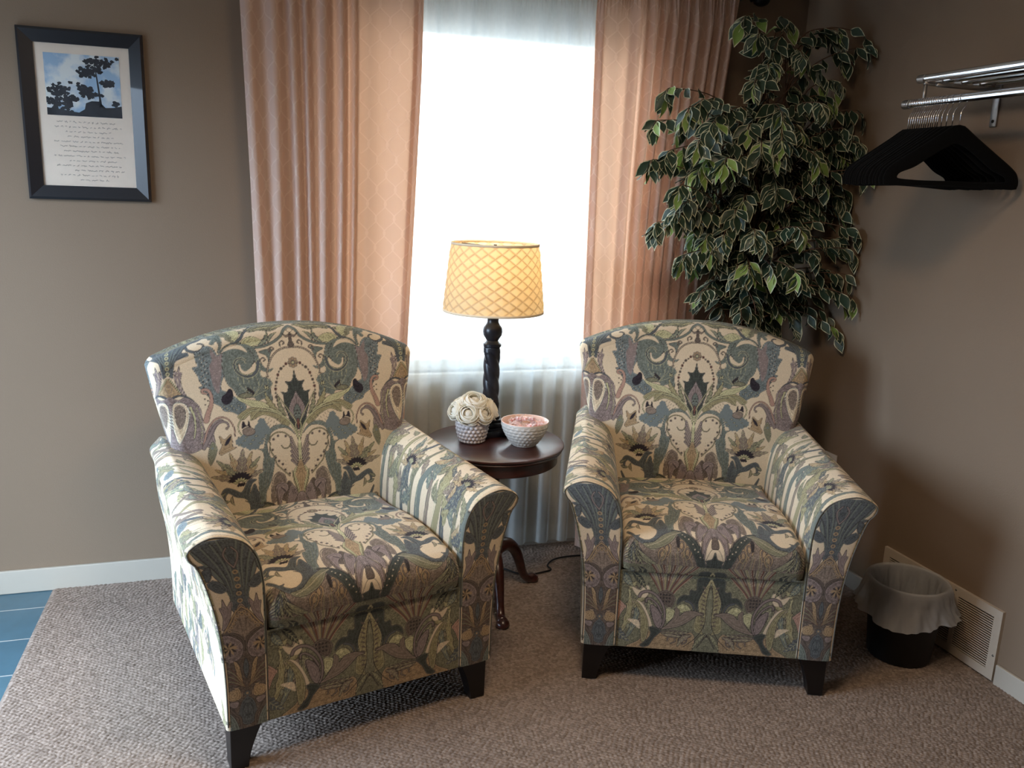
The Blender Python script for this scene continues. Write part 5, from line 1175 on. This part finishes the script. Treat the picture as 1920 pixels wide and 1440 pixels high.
# ------------------------------------------------------------------ waste bin and liner
NX, NY = 2.105, 2.118
bn = empty('waste_bin', (NX, NY, 0), 0, 'round black plastic waste bin beside the right armchair', 'waste bin')
b = MB(); b.lathe([(.0, .0), (.098, .0), (.101, .004), (.124, .262), (.128, .266), (.128, .270), (.120, .270), (.097, .008), (.0, .008)], 64, cap0=False, cap1=False); b.build('body', M_bin, bn, auto=50)
def liner():
    rows = []; N = 180; rg = random.Random(4); ph1 = [rg.uniform(0, 6.3) for _ in range(6)]
    prof = [(.078, .10, .6), (.088, .16, .8), (.098, .21, .8), (.106, .25, .6), (.113, .270, .25), (.121, .2775, .12), (.1305, .2765, .12), (.137, .262, .25), (.141, .235, .6), (.147, .205, .9), (.154, .182, 1.2), (.158, .172, 1.4)]
    pc = cr(prof, 5)
    for r, z, k in pc:
        row = []
        for i in range(N):
            an = 2*PI*i/N
            w = (.0030*math.sin(9*an+ph1[0]+z*30)+.0022*abs(math.sin(23*an+ph1[5]+z*55))+.0028*math.sin(17*an+ph1[1]-z*40)+.0015*math.sin(31*an+ph1[2])+.003*math.sin(5*an+ph1[3]))*k
            rr = r+w+(.012*max(0, math.cos(an+2.6))**2+.014*max(0, math.cos(an-.3-PI*1.6))**3)*max(0, k-.6); rr = min(rr, (RX1-.004-NX)/max(.01, math.cos(an)) if math.cos(an) > .3 else 9)
            dz = (.010*math.sin(2*an+ph1[4])+.008*math.sin(3*an+ph1[5])+.003*math.sin(13*an))*max(0, k-.4)*(-1 if r > .13 else 1)
            row.append((rr*math.cos(an), rr*math.sin(an), z+dz))
        rows.append(row)
    return rows
b = MB(); b.grid(liner(), closed=True); o = b.build('bin_liner', M_liner); o.location = (NX, NY, 0); tag(o, 'crinkled clear plastic bag draped over the rim of the black waste bin', 'bin liner')

# ------------------------------------------------------------------ coat rack
XR, ZR = 2.035, 1.821           # hanging rail
rk = empty('coat_rack', (RX1, 2.34, ZR), 0, 'chrome wall coat rack with tubular shelf and hanging rail on the right wall', 'coat rack')
def lo(x, y, z): return (x-RX1, y-2.34, z-ZR)
YE, YN = 2.345, 1.10
def rail(name, x, z, r, y0=YE, y1=YN):
    b = MB(); b.tube([lo(x, y0, z), lo(x, y1, z)], r, 24); return b.build(name, M_chrome, rk, auto=50)
def cap(x, z, r, y=YE):
    b = MB(); b.tube([lo(x, y+.004, z), lo(x, y-.022, z)], r, 20); b.lathe([(r, 0), (r*.9, .004), (r*.5, .008), (0, .009)], 20, cap0=False, cap1=False)
    V = b.v[-80:]; k = len(b.v)-80
    for i in range(80): x_, y_, z_ = b.v[k+i]; b.v[k+i] = (x_+lo(x, 0, 0)[0], lo(0, y+.004, 0)[1]+z_, y_+lo(0, 0, z)[2])
    b.build('end_cap', M_nickel, rk, auto=40)
rail('hanging_rail', XR, ZR, .0125); cap(XR, ZR, .0145)
for i, x in enumerate((XR+.000, XR+.074, XR+.148, XR+.222)):
    rail('shelf_rail', x, 1.893, .0105 if i else .0120, YE-.052); cap(x, 1.893, .0135, YE-.052)
for y in (YE-.075, 1.25):
    b = MB(); b.tube([lo(XR-.006, y, 1.8785), lo(RX1-.004, y, 1.8785)], .006, 10); b.tube([lo(XR, y, 1.876), lo(XR, y, ZR)], .0055, 10); b.build('cross_bar', M_nickel, rk)
for y in (2.235, 1.3):
    b = MB(); b.box(RX1-.008-RX1, 0, y-2.34-.013, y-2.34+.013, 1.760-ZR, 1.905-ZR, bev=.002)
    b.tube([lo(RX1-.004, y, 1.872), lo(XR+.01, y, 1.872)], .007, 10); b.build('wall_bracket', M_nickel, rk)
    b = MB(); b.lathe([(.0055, 0), (.005, .001), (.0, .002)], 12, cap1=False); o = b.build('screw', M_void, rk); o.location = lo(RX1-.008, y, 1.777); o.rotation_euler = (0, -PI/2, 0)

# hangers: flat velvet bodies in the X-Z plane, hook over the rail
def hanger_body():
    top = [(-.222, -.220), (-.213, -.196), (-.190, -.176), (-.150, -.150), (-.100, -.118), (-.060, -.092), (-.034, -.074), (-.018, -.064), (0, -.061), (.018, -.064), (.034, -.074), (.060, -.092), (.100, -.118), (.150, -.150), (.190, -.176), (.213, -.196), (.222, -.220)]
    bot = [(.220, -.236), (.206, -.243), (.10, -.240), (0, -.238), (-.10, -.240), (-.206, -.243), (-.220, -.236)]
    hole = [(-.172, -.222), (-.178, -.215), (-.168, -.204), (-.128, -.188), (-.088, -.162), (-.048, -.136), (-.015, -.119), (0, -.116), (.015, -.119), (.048, -.136), (.088, -.162), (.128, -.188), (.168, -.204), (.178, -.215), (.172, -.222), (.10, -.225), (0, -.224), (-.10, -.225)]
    O = cr(top+bot, 4, True); Hh = cr(hole, 4, True)
    def resamp(P, a0):
        an = np.arctan2(P[:, 1]+.185, P[:, 0]*.35); o = np.argsort(an); q = np.linspace(-PI, PI, 121)[:-1]
        return np.stack([np.interp(q, an[o], P[o, 0], period=2*PI), np.interp(q, an[o], P[o, 1], period=2*PI)], -1)
    A, B = resamp(O, 0), resamp(Hh, 0); mid = (A+B)/2; t = .0024; N = len(A)
    rings = [(A, 0), (A*.5+A*.5, 0)]
    R = [(A, -t*.3), (A*.85+mid*.15, -t), (B*.85+mid*.15, -t), (B, -t*.3), (B, t*.3), (B*.85+mid*.15, t), (A*.85+mid*.15, t), (A, t*.3)]
    V = []; F = []
    for ring, y in R: V += [(x, y, z) for x, z in ring]
    for r_ in range(8):
        for k in range(N): a, c = r_*N+k, r_*N+(k+1) % N; d = ((r_+1) % 8)*N; F.append((a, c, d+(k+1) % N, d+k))
    return V, F
def make_hanger():
    o0 = empty('clothes_hanger', (0, 0, 0)); b = MB(); V, F = hanger_body(); b.add([(x, y, z-.013) for x, y, z in V], F)
    b.build('hanger_body', M_velvet, o0, fixn=True)
    b = MB(); pts = [(0, 0, -.076), (0, 0, -.040), (.004, 0, -.030), (.012, 0, -.020), (.0165, 0, -.006)]
    for a in np.linspace(0, 200, 12): pts.append((.0165*math.cos(math.radians(a)), 0, .0165*math.sin(math.radians(a))-.0015))
    b.tube(pts, .0014, 8); b.build('hook', M_chrome, o0); return o0
hg0 = make_hanger(); hr = random.Random(21)
ys = [2.322-.0094*i for i in range(14)]+[2.184, 2.164, 2.141, 2.112]
nm = ['farthest black velvet hanger, next to the end cap of the rail'] + ['black velvet hanger packed in the middle of the row on the rail']*(len(ys)-5) + ['black velvet hanger swung slightly forward, third from the near end', 'black velvet hanger swung forward, second from the near end', 'nearest black velvet hanger, hanging a little apart from the others', 'nearest']
angs = [hr.uniform(-.3, .3) for _ in ys]; angs[-4:] = [-1.5, -3.5, -6, -9]
N = len(ys)
for i, (y, a) in enumerate(zip(ys, angs)):
    o = hg0 if i == 0 else copy_tree(hg0)
    o.location = (XR, y, ZR-.0015+.0); o.rotation_euler = (0, math.radians(hr.uniform(-.6, .6)), math.radians(a))
    if i == 0: lb = 'black velvet hanger farthest along the rail, beside its end cap'
    elif i == N-1: lb = 'nearest black velvet hanger, in front of all the others and turned the most'
    elif i == N-2: lb = 'black velvet hanger swung forward, directly behind the nearest one'
    elif i == N-3: lb = 'black velvet hanger swung slightly forward, third from the near end'
    elif i == N-4: lb = 'black velvet hanger with small turn, fourth from the near end'
    else: lb = 'black velvet hanger packed in the row, %s from the end cap of the rail' % ('first second third fourth fifth sixth seventh eighth ninth tenth eleventh twelfth thirteenth fourteenth'.split()[i])
    tag(o, lb, 'hanger', 'black velvet hangers on the rail')
# ------------------------------------------------------------------ variegated ficus in its pot
QX, QY = 1.865, 3.005
pt = empty('artificial_ficus', (QX, QY, 0), 0, 'tall variegated green and cream leafy tree in the corner behind the right armchair', 'potted tree')
b = MB(); b.lathe([(.0, .0), (.092, .0), (.096, .006), (.122, .235), (.130, .240), (.130, .262), (.120, .262), (.116, .23), (.0, .23)], 48, cap0=False, cap1=False); b.build('pot', M_pot, pt, auto=50)
b = MB(); b.lathe([(.0, .238), (.05, .244), (.10, .238), (.114, .228)], 32, cap0=False, cap1=False); b.build('moss', M_soil, pt)
def W2L(p): return (p[0]-QX, p[1]-QY, p[2])
tk = [(QX, QY, .22), (QX-.006, QY-.004, .50), (QX+.010, QY-.02, .80), (QX-.005, QY-.03, 1.05), (QX+.045, QY-.04, 1.25), (QX+.055, QY-.035, 1.50), (QX+.04, QY-.03, 1.75), (QX+.06, QY-.03, 1.98)]
tk2 = [(QX+.02, QY+.01, .22), (QX+.035, QY, .6), (QX+.02, QY-.01, .95), (QX+.06, QY-.0, 1.2), (QX+.10, QY-.01, 1.45), (QX+.13, QY-.02, 1.7), (QX+.15, QY-.03, 1.95)]
T1, T2 = cr(tk, 8), cr(tk2, 8)
b = MB(); b.tube([W2L(p) for p in T1], [(.019-.013*i/len(T1)) for i in range(len(T1))], 10); b.tube([W2L(p) for p in T2], [(.015-.010*i/len(T2)) for i in range(len(T2))], 10); b.build('trunk', M_bark, pt)
pr = random.Random(17)
# branch tips of the crown, in room coordinates
ends = [(2.163, 3.085, 1.196), (1.823, 2.988, 1.244), (1.982, 2.73, 1.858), (1.817, 2.816, 1.279), (2.049, 3.042, 1.69), (2.24, 2.777, 1.16), (2.24, 3.083, 1.459), (1.752, 3.055, 1.462), (1.996, 2.751, 1.686), (2.24, 3.07, 1.192), (1.837, 2.862, 1.068), (2.24, 2.811, 1.164), (2.107, 2.92, 1.059), (1.869, 3.019, 1.729), (1.668, 2.931, 1.403), (2.037, 2.97, 1.864), (2.24, 2.846, 1.698), (2.238, 2.898, 1.666), (1.796, 2.997, 1.375), (2.24, 2.998, 1.614), (1.769, 2.816, 1.778), (1.707, 2.924, 1.175), (2.24, 3.028, 1.081), (2.24, 2.873, 1.369), (2.109, 2.922, 1.761), (1.647, 2.832, 1.8), (2.202, 2.869, 1.531), (1.974, 2.916, 1.459), (2.036, 3.006, 1.037), (1.601, 2.792, 1.661), (2.24, 2.881, 1.454), (2.24, 2.94, 1.694), (2.226, 3.099, 1.65), (2.201, 2.855, 1.705), (2.09, 2.919, 1.496), (1.696, 2.987, 1.428), (2.24, 2.889, 1.569), (1.981, 2.9, 1.477), (1.897, 2.8, 1.276), (1.772, 2.986, 1.486), (2.24, 2.967, 1.791), (1.996, 2.925, 1.804), (1.723, 2.927, 1.644), (2.24, 3.008, 1.68), (2.161, 2.842, 1.72), (1.741, 2.812, 1.47), (1.853, 2.767, 1.703), (1.681, 2.838, 1.336), (1.581, 2.801, 1.619), (1.573, 2.886, 1.684), (2.003, 2.919, 1.618), (2.24, 2.933, 1.851), (1.581, 2.84, 1.468), (2.24, 3.084, 1.117), (1.807, 2.784, 1.401), (2.237, 2.882, 1.246), (1.869, 3.005, 1.251), (2.215, 2.812, 1.718), (1.571, 2.723, 1.764), (1.558, 2.884, 1.505), (2.24, 2.785, 1.638), (1.787, 2.842, 1.26), (1.905, 3.07, 1.137), (1.853, 2.76, 1.824), (2.24, 2.968, 1.124), (2.24, 2.81, 1.237), (1.777, 3.039, 1.137), (1.78, 2.75, 1.71), (1.844, 2.797, 1.126), (2.05, 2.976, 1.93), (1.9, 2.819, 1.581), (1.906, 3.077, 1.106), (2.142, 2.799, 1.782), (1.976, 3.078, 1.123), (1.671, 2.864, 1.379), (1.952, 2.994, 1.797), (2.24, 2.904, 1.079), (1.838, 2.77, 1.376), (1.671, 2.905, 1.592), (2.24, 2.811, 1.337), (2.24, 2.9, 1.531), (1.924, 2.903, 1.043), (1.533, 2.734, 1.708), (1.486, 2.753, 1.549), (1.712, 2.819, 1.401), (1.706, 2.82, 1.613), (1.957, 2.732, 1.259), (2.134, 3.069, 1.478), (2.214, 2.954, 1.736), (1.795, 2.845, 1.526), (2.24, 3.092, 1.529), (1.494, 2.777, 1.482), (1.972, 3.084, 1.396), (1.634, 3.027, 1.782), (1.967, 2.965, 1.692), (1.637, 2.726, 1.65), (1.989, 2.924, 1.142), (1.843, 3.011, 1.544), (2.237, 3.073, 1.72), (2.24, 2.973, 1.43), (1.97, 2.832, 1.786), (2.189, 2.741, 1.63), (2.053, 3.01, 1.596), (1.697, 2.911, 1.741), (1.892, 2.999, 1.858), (2.235, 3.02, 1.546), (1.568, 2.798, 1.847), (1.963, 2.886, 1.782), (2.24, 2.796, 1.41), (2.232, 2.867, 1.196), (1.868, 3.028, 1.415), (2.204, 3.019, 1.837), (2.122, 2.948, 1.357), (2.24, 3.071, 1.45), (1.635, 2.993, 1.491), (2.082, 2.826, 1.61), (1.699, 2.95, 1.298), (2.059, 2.986, 1.045), (1.729, 2.89, 1.288), (1.894, 2.819, 1.682), (2.187, 2.891, 1.748), (2.194, 2.781, 1.734), (1.842, 2.732, 1.761), (1.733, 2.8, 1.66), (1.944, 2.724, 1.416), (2.24, 2.876, 1.371), (1.821, 2.941, 1.466), (1.724, 2.865, 1.43), (1.678, 3.003, 1.657), (2.24, 2.809, 1.696), (2.009, 2.967, 1.186), (2.067, 2.802, 1.321), (1.776, 2.92, 2.163), (1.826, 2.9, 2.105), (1.955, 2.95, 2.175), (1.912, 2.92, 2.073), (1.872, 2.9, 2.001), (2.004, 2.9, 2.059), (2.083, 2.9, 1.998), (2.146, 2.9, 2.146), (2.239, 2.88, 2.141), (2.24, 2.86, 2.086), (2.179, 2.9, 2.078), (2.131, 2.9, 1.905), (1.802, 2.85, 1.935), (2.144, 2.88, 1.962), (1.449, 2.82, 1.88), (1.402, 2.8, 1.768), (1.523, 2.8, 1.82), (1.406, 2.82, 1.634), (1.456, 2.8, 1.672), (1.441, 2.82, 1.42), (1.503, 2.8, 1.451), (1.57, 2.84, 1.305), (2.24, 2.85, 1.856), (2.24, 2.84, 1.76), (2.24, 2.86, 1.475), (2.24, 2.9, 1.506), (2.24, 2.84, 1.026), (1.646, 2.84, 1.166), (1.672, 2.84, 1.064)]
leaves = MB(); twigs = MB()
def leaf_geo(M, L, w, young, wav):
    """one pointed leaf: inner blade plus cream margin"""
    n = 7; V = []; F = []; mi = []
    prof = [0.0, .42, .82, 1.0, .92, .66, .34, 0.0]
    for i in range(8):
        t = i/7; hw = prof[i]*w/2; zc = -.10*L*math.sin(t*PI)*0-.22*L*t*t; xo = t*L
        mg = .0026+.0012*math.sin(i*2.3+wav)
        for s_ in (-1, 1):
            rip = .0016*math.sin(i*1.9+wav+s_)
            V.append((xo, s_*hw, zc+.10*hw+rip)); V.append((xo if i not in (7,) else xo-.004, s_*max(hw-mg, 0), zc+.07*hw+rip*.5))
        V.append((xo if i < 7 else xo-.004, 0, zc-.003))
    for i in range(7):
        a = i*5; c = (i+1)*5
        F.append((a, a+1, c+1, c)); mi.append(1); F.append((a+1, a+4, c+4, c+1)); mi.append(0)
        F.append((a+4, a+3, c+3, c+4)); mi.append(0); F.append((a+3, a+2, c+2, c+3)); mi.append(1)
    k = len(leaves.v); leaves.v += [tuple(M @ Vector(p)) for p in V]; leaves.f += [tuple(q+k for q in f) for f in F]; leaves.m += [2 if (young and m_ == 0) else m_ for m_ in mi]
def add_leaf(p, d, young):
    d = d.normalized(); up_ = Vector((pr.uniform(-.5, .5), -.55+pr.uniform(-.6, .5), .75+pr.uniform(-.4, .4)))
    y = up_.cross(d).normalized(); z = d.cross(y).normalized(); rot = Matrix.Rotation(pr.gauss(0, .45), 3, d)
    M = Matrix((d, y, z)).transposed(); M = rot @ M; M4 = M.to_4x4(); M4.translation = p
    L = pr.uniform(.062, .086); tip = p+M.col[0]*L+Vector((QX, QY, 0)); base = p+Vector((QX, QY, 0))
    for q_ in (tip, base, (tip+base)/2):
        if q_.x > RX1-.022 or q_.y > 3.125 or (q_.x > 1.22 and q_.x < 1.9 and q_.y > 3.10): return
        dx, dy = q_.x-1.323, q_.y-2.083; lx = dx*math.cos(math.radians(21.6))-dy*math.sin(math.radians(21.6)); ly = dx*math.sin(math.radians(21.6))+dy*math.cos(math.radians(21.6))
        if abs(lx) < .475 and .55 < ly < .90 and q_.z < 1.10-.1*(abs(lx)/.43)**2: return
        if q_.y < 2.36 and q_.x > 1.8: return
    leaf_geo(M4, L, L*pr.uniform(.44, .58), young, pr.uniform(0, 6.3))
for tip_ in ends:
    e = Vector(tip_)
    TT = T1 if pr.random() < .6 else T2
    # root on the trunk a little below the tip
    tz = min(max(e.z-pr.uniform(.05, .25)-.25*math.hypot(e.x-QX, e.y-QY), .95), 1.9)
    j = min(range(len(TT)), key=lambda i: abs(TT[i][2]-tz)); s0 = Vector(TT[j]); md = (s0*.45+e*.55)+Vector((0, 0, .07+.05*pr.random()))
    path = [Vector(p) for p in cr([s0, s0*.75+md*.25+Vector((0, 0, .02)), md, e, e+(e-md).normalized()*.03+Vector((0, 0, -.03))], 7)]
    twigs.tube([W2L(p) for p in path], [.0032-.0020*i/len(path) for i in range(len(path))], 5)
    N_ = len(path); base = int(N_*.42); yb = pr.random() < .35
    q = base
    while q < N_:
        p = path[min(int(q), N_-1)]; t = (path[min(int(q)+1, N_-1)]-path[max(int(q)-1, 0)]).normalized()
        for sg in (-1, 1):
            if pr.random() < .16: continue
            side = t.cross(Vector((0, 0, 1))).normalized()*sg
            d = side*pr.uniform(.35, 1.0)+t*pr.uniform(.2, .9)+Vector((0, -.15, -pr.uniform(.25, 1.15)))
            add_leaf(Vector(W2L(p+side*.004)), d, pr.random() < (.30 if (yb and q > N_*.75) else .025))
        q += pr.uniform(1.3, 2.1)
    add_leaf(Vector(W2L(path[-1])), path[-1]-path[-2]+Vector((0, 0, -.01)), pr.random() < .35)
twigs.build('twigs', M_bark, pt)
o = leaves.build('foliage', [M_leafd, M_leafc, M_leafl], pt, smooth=True)
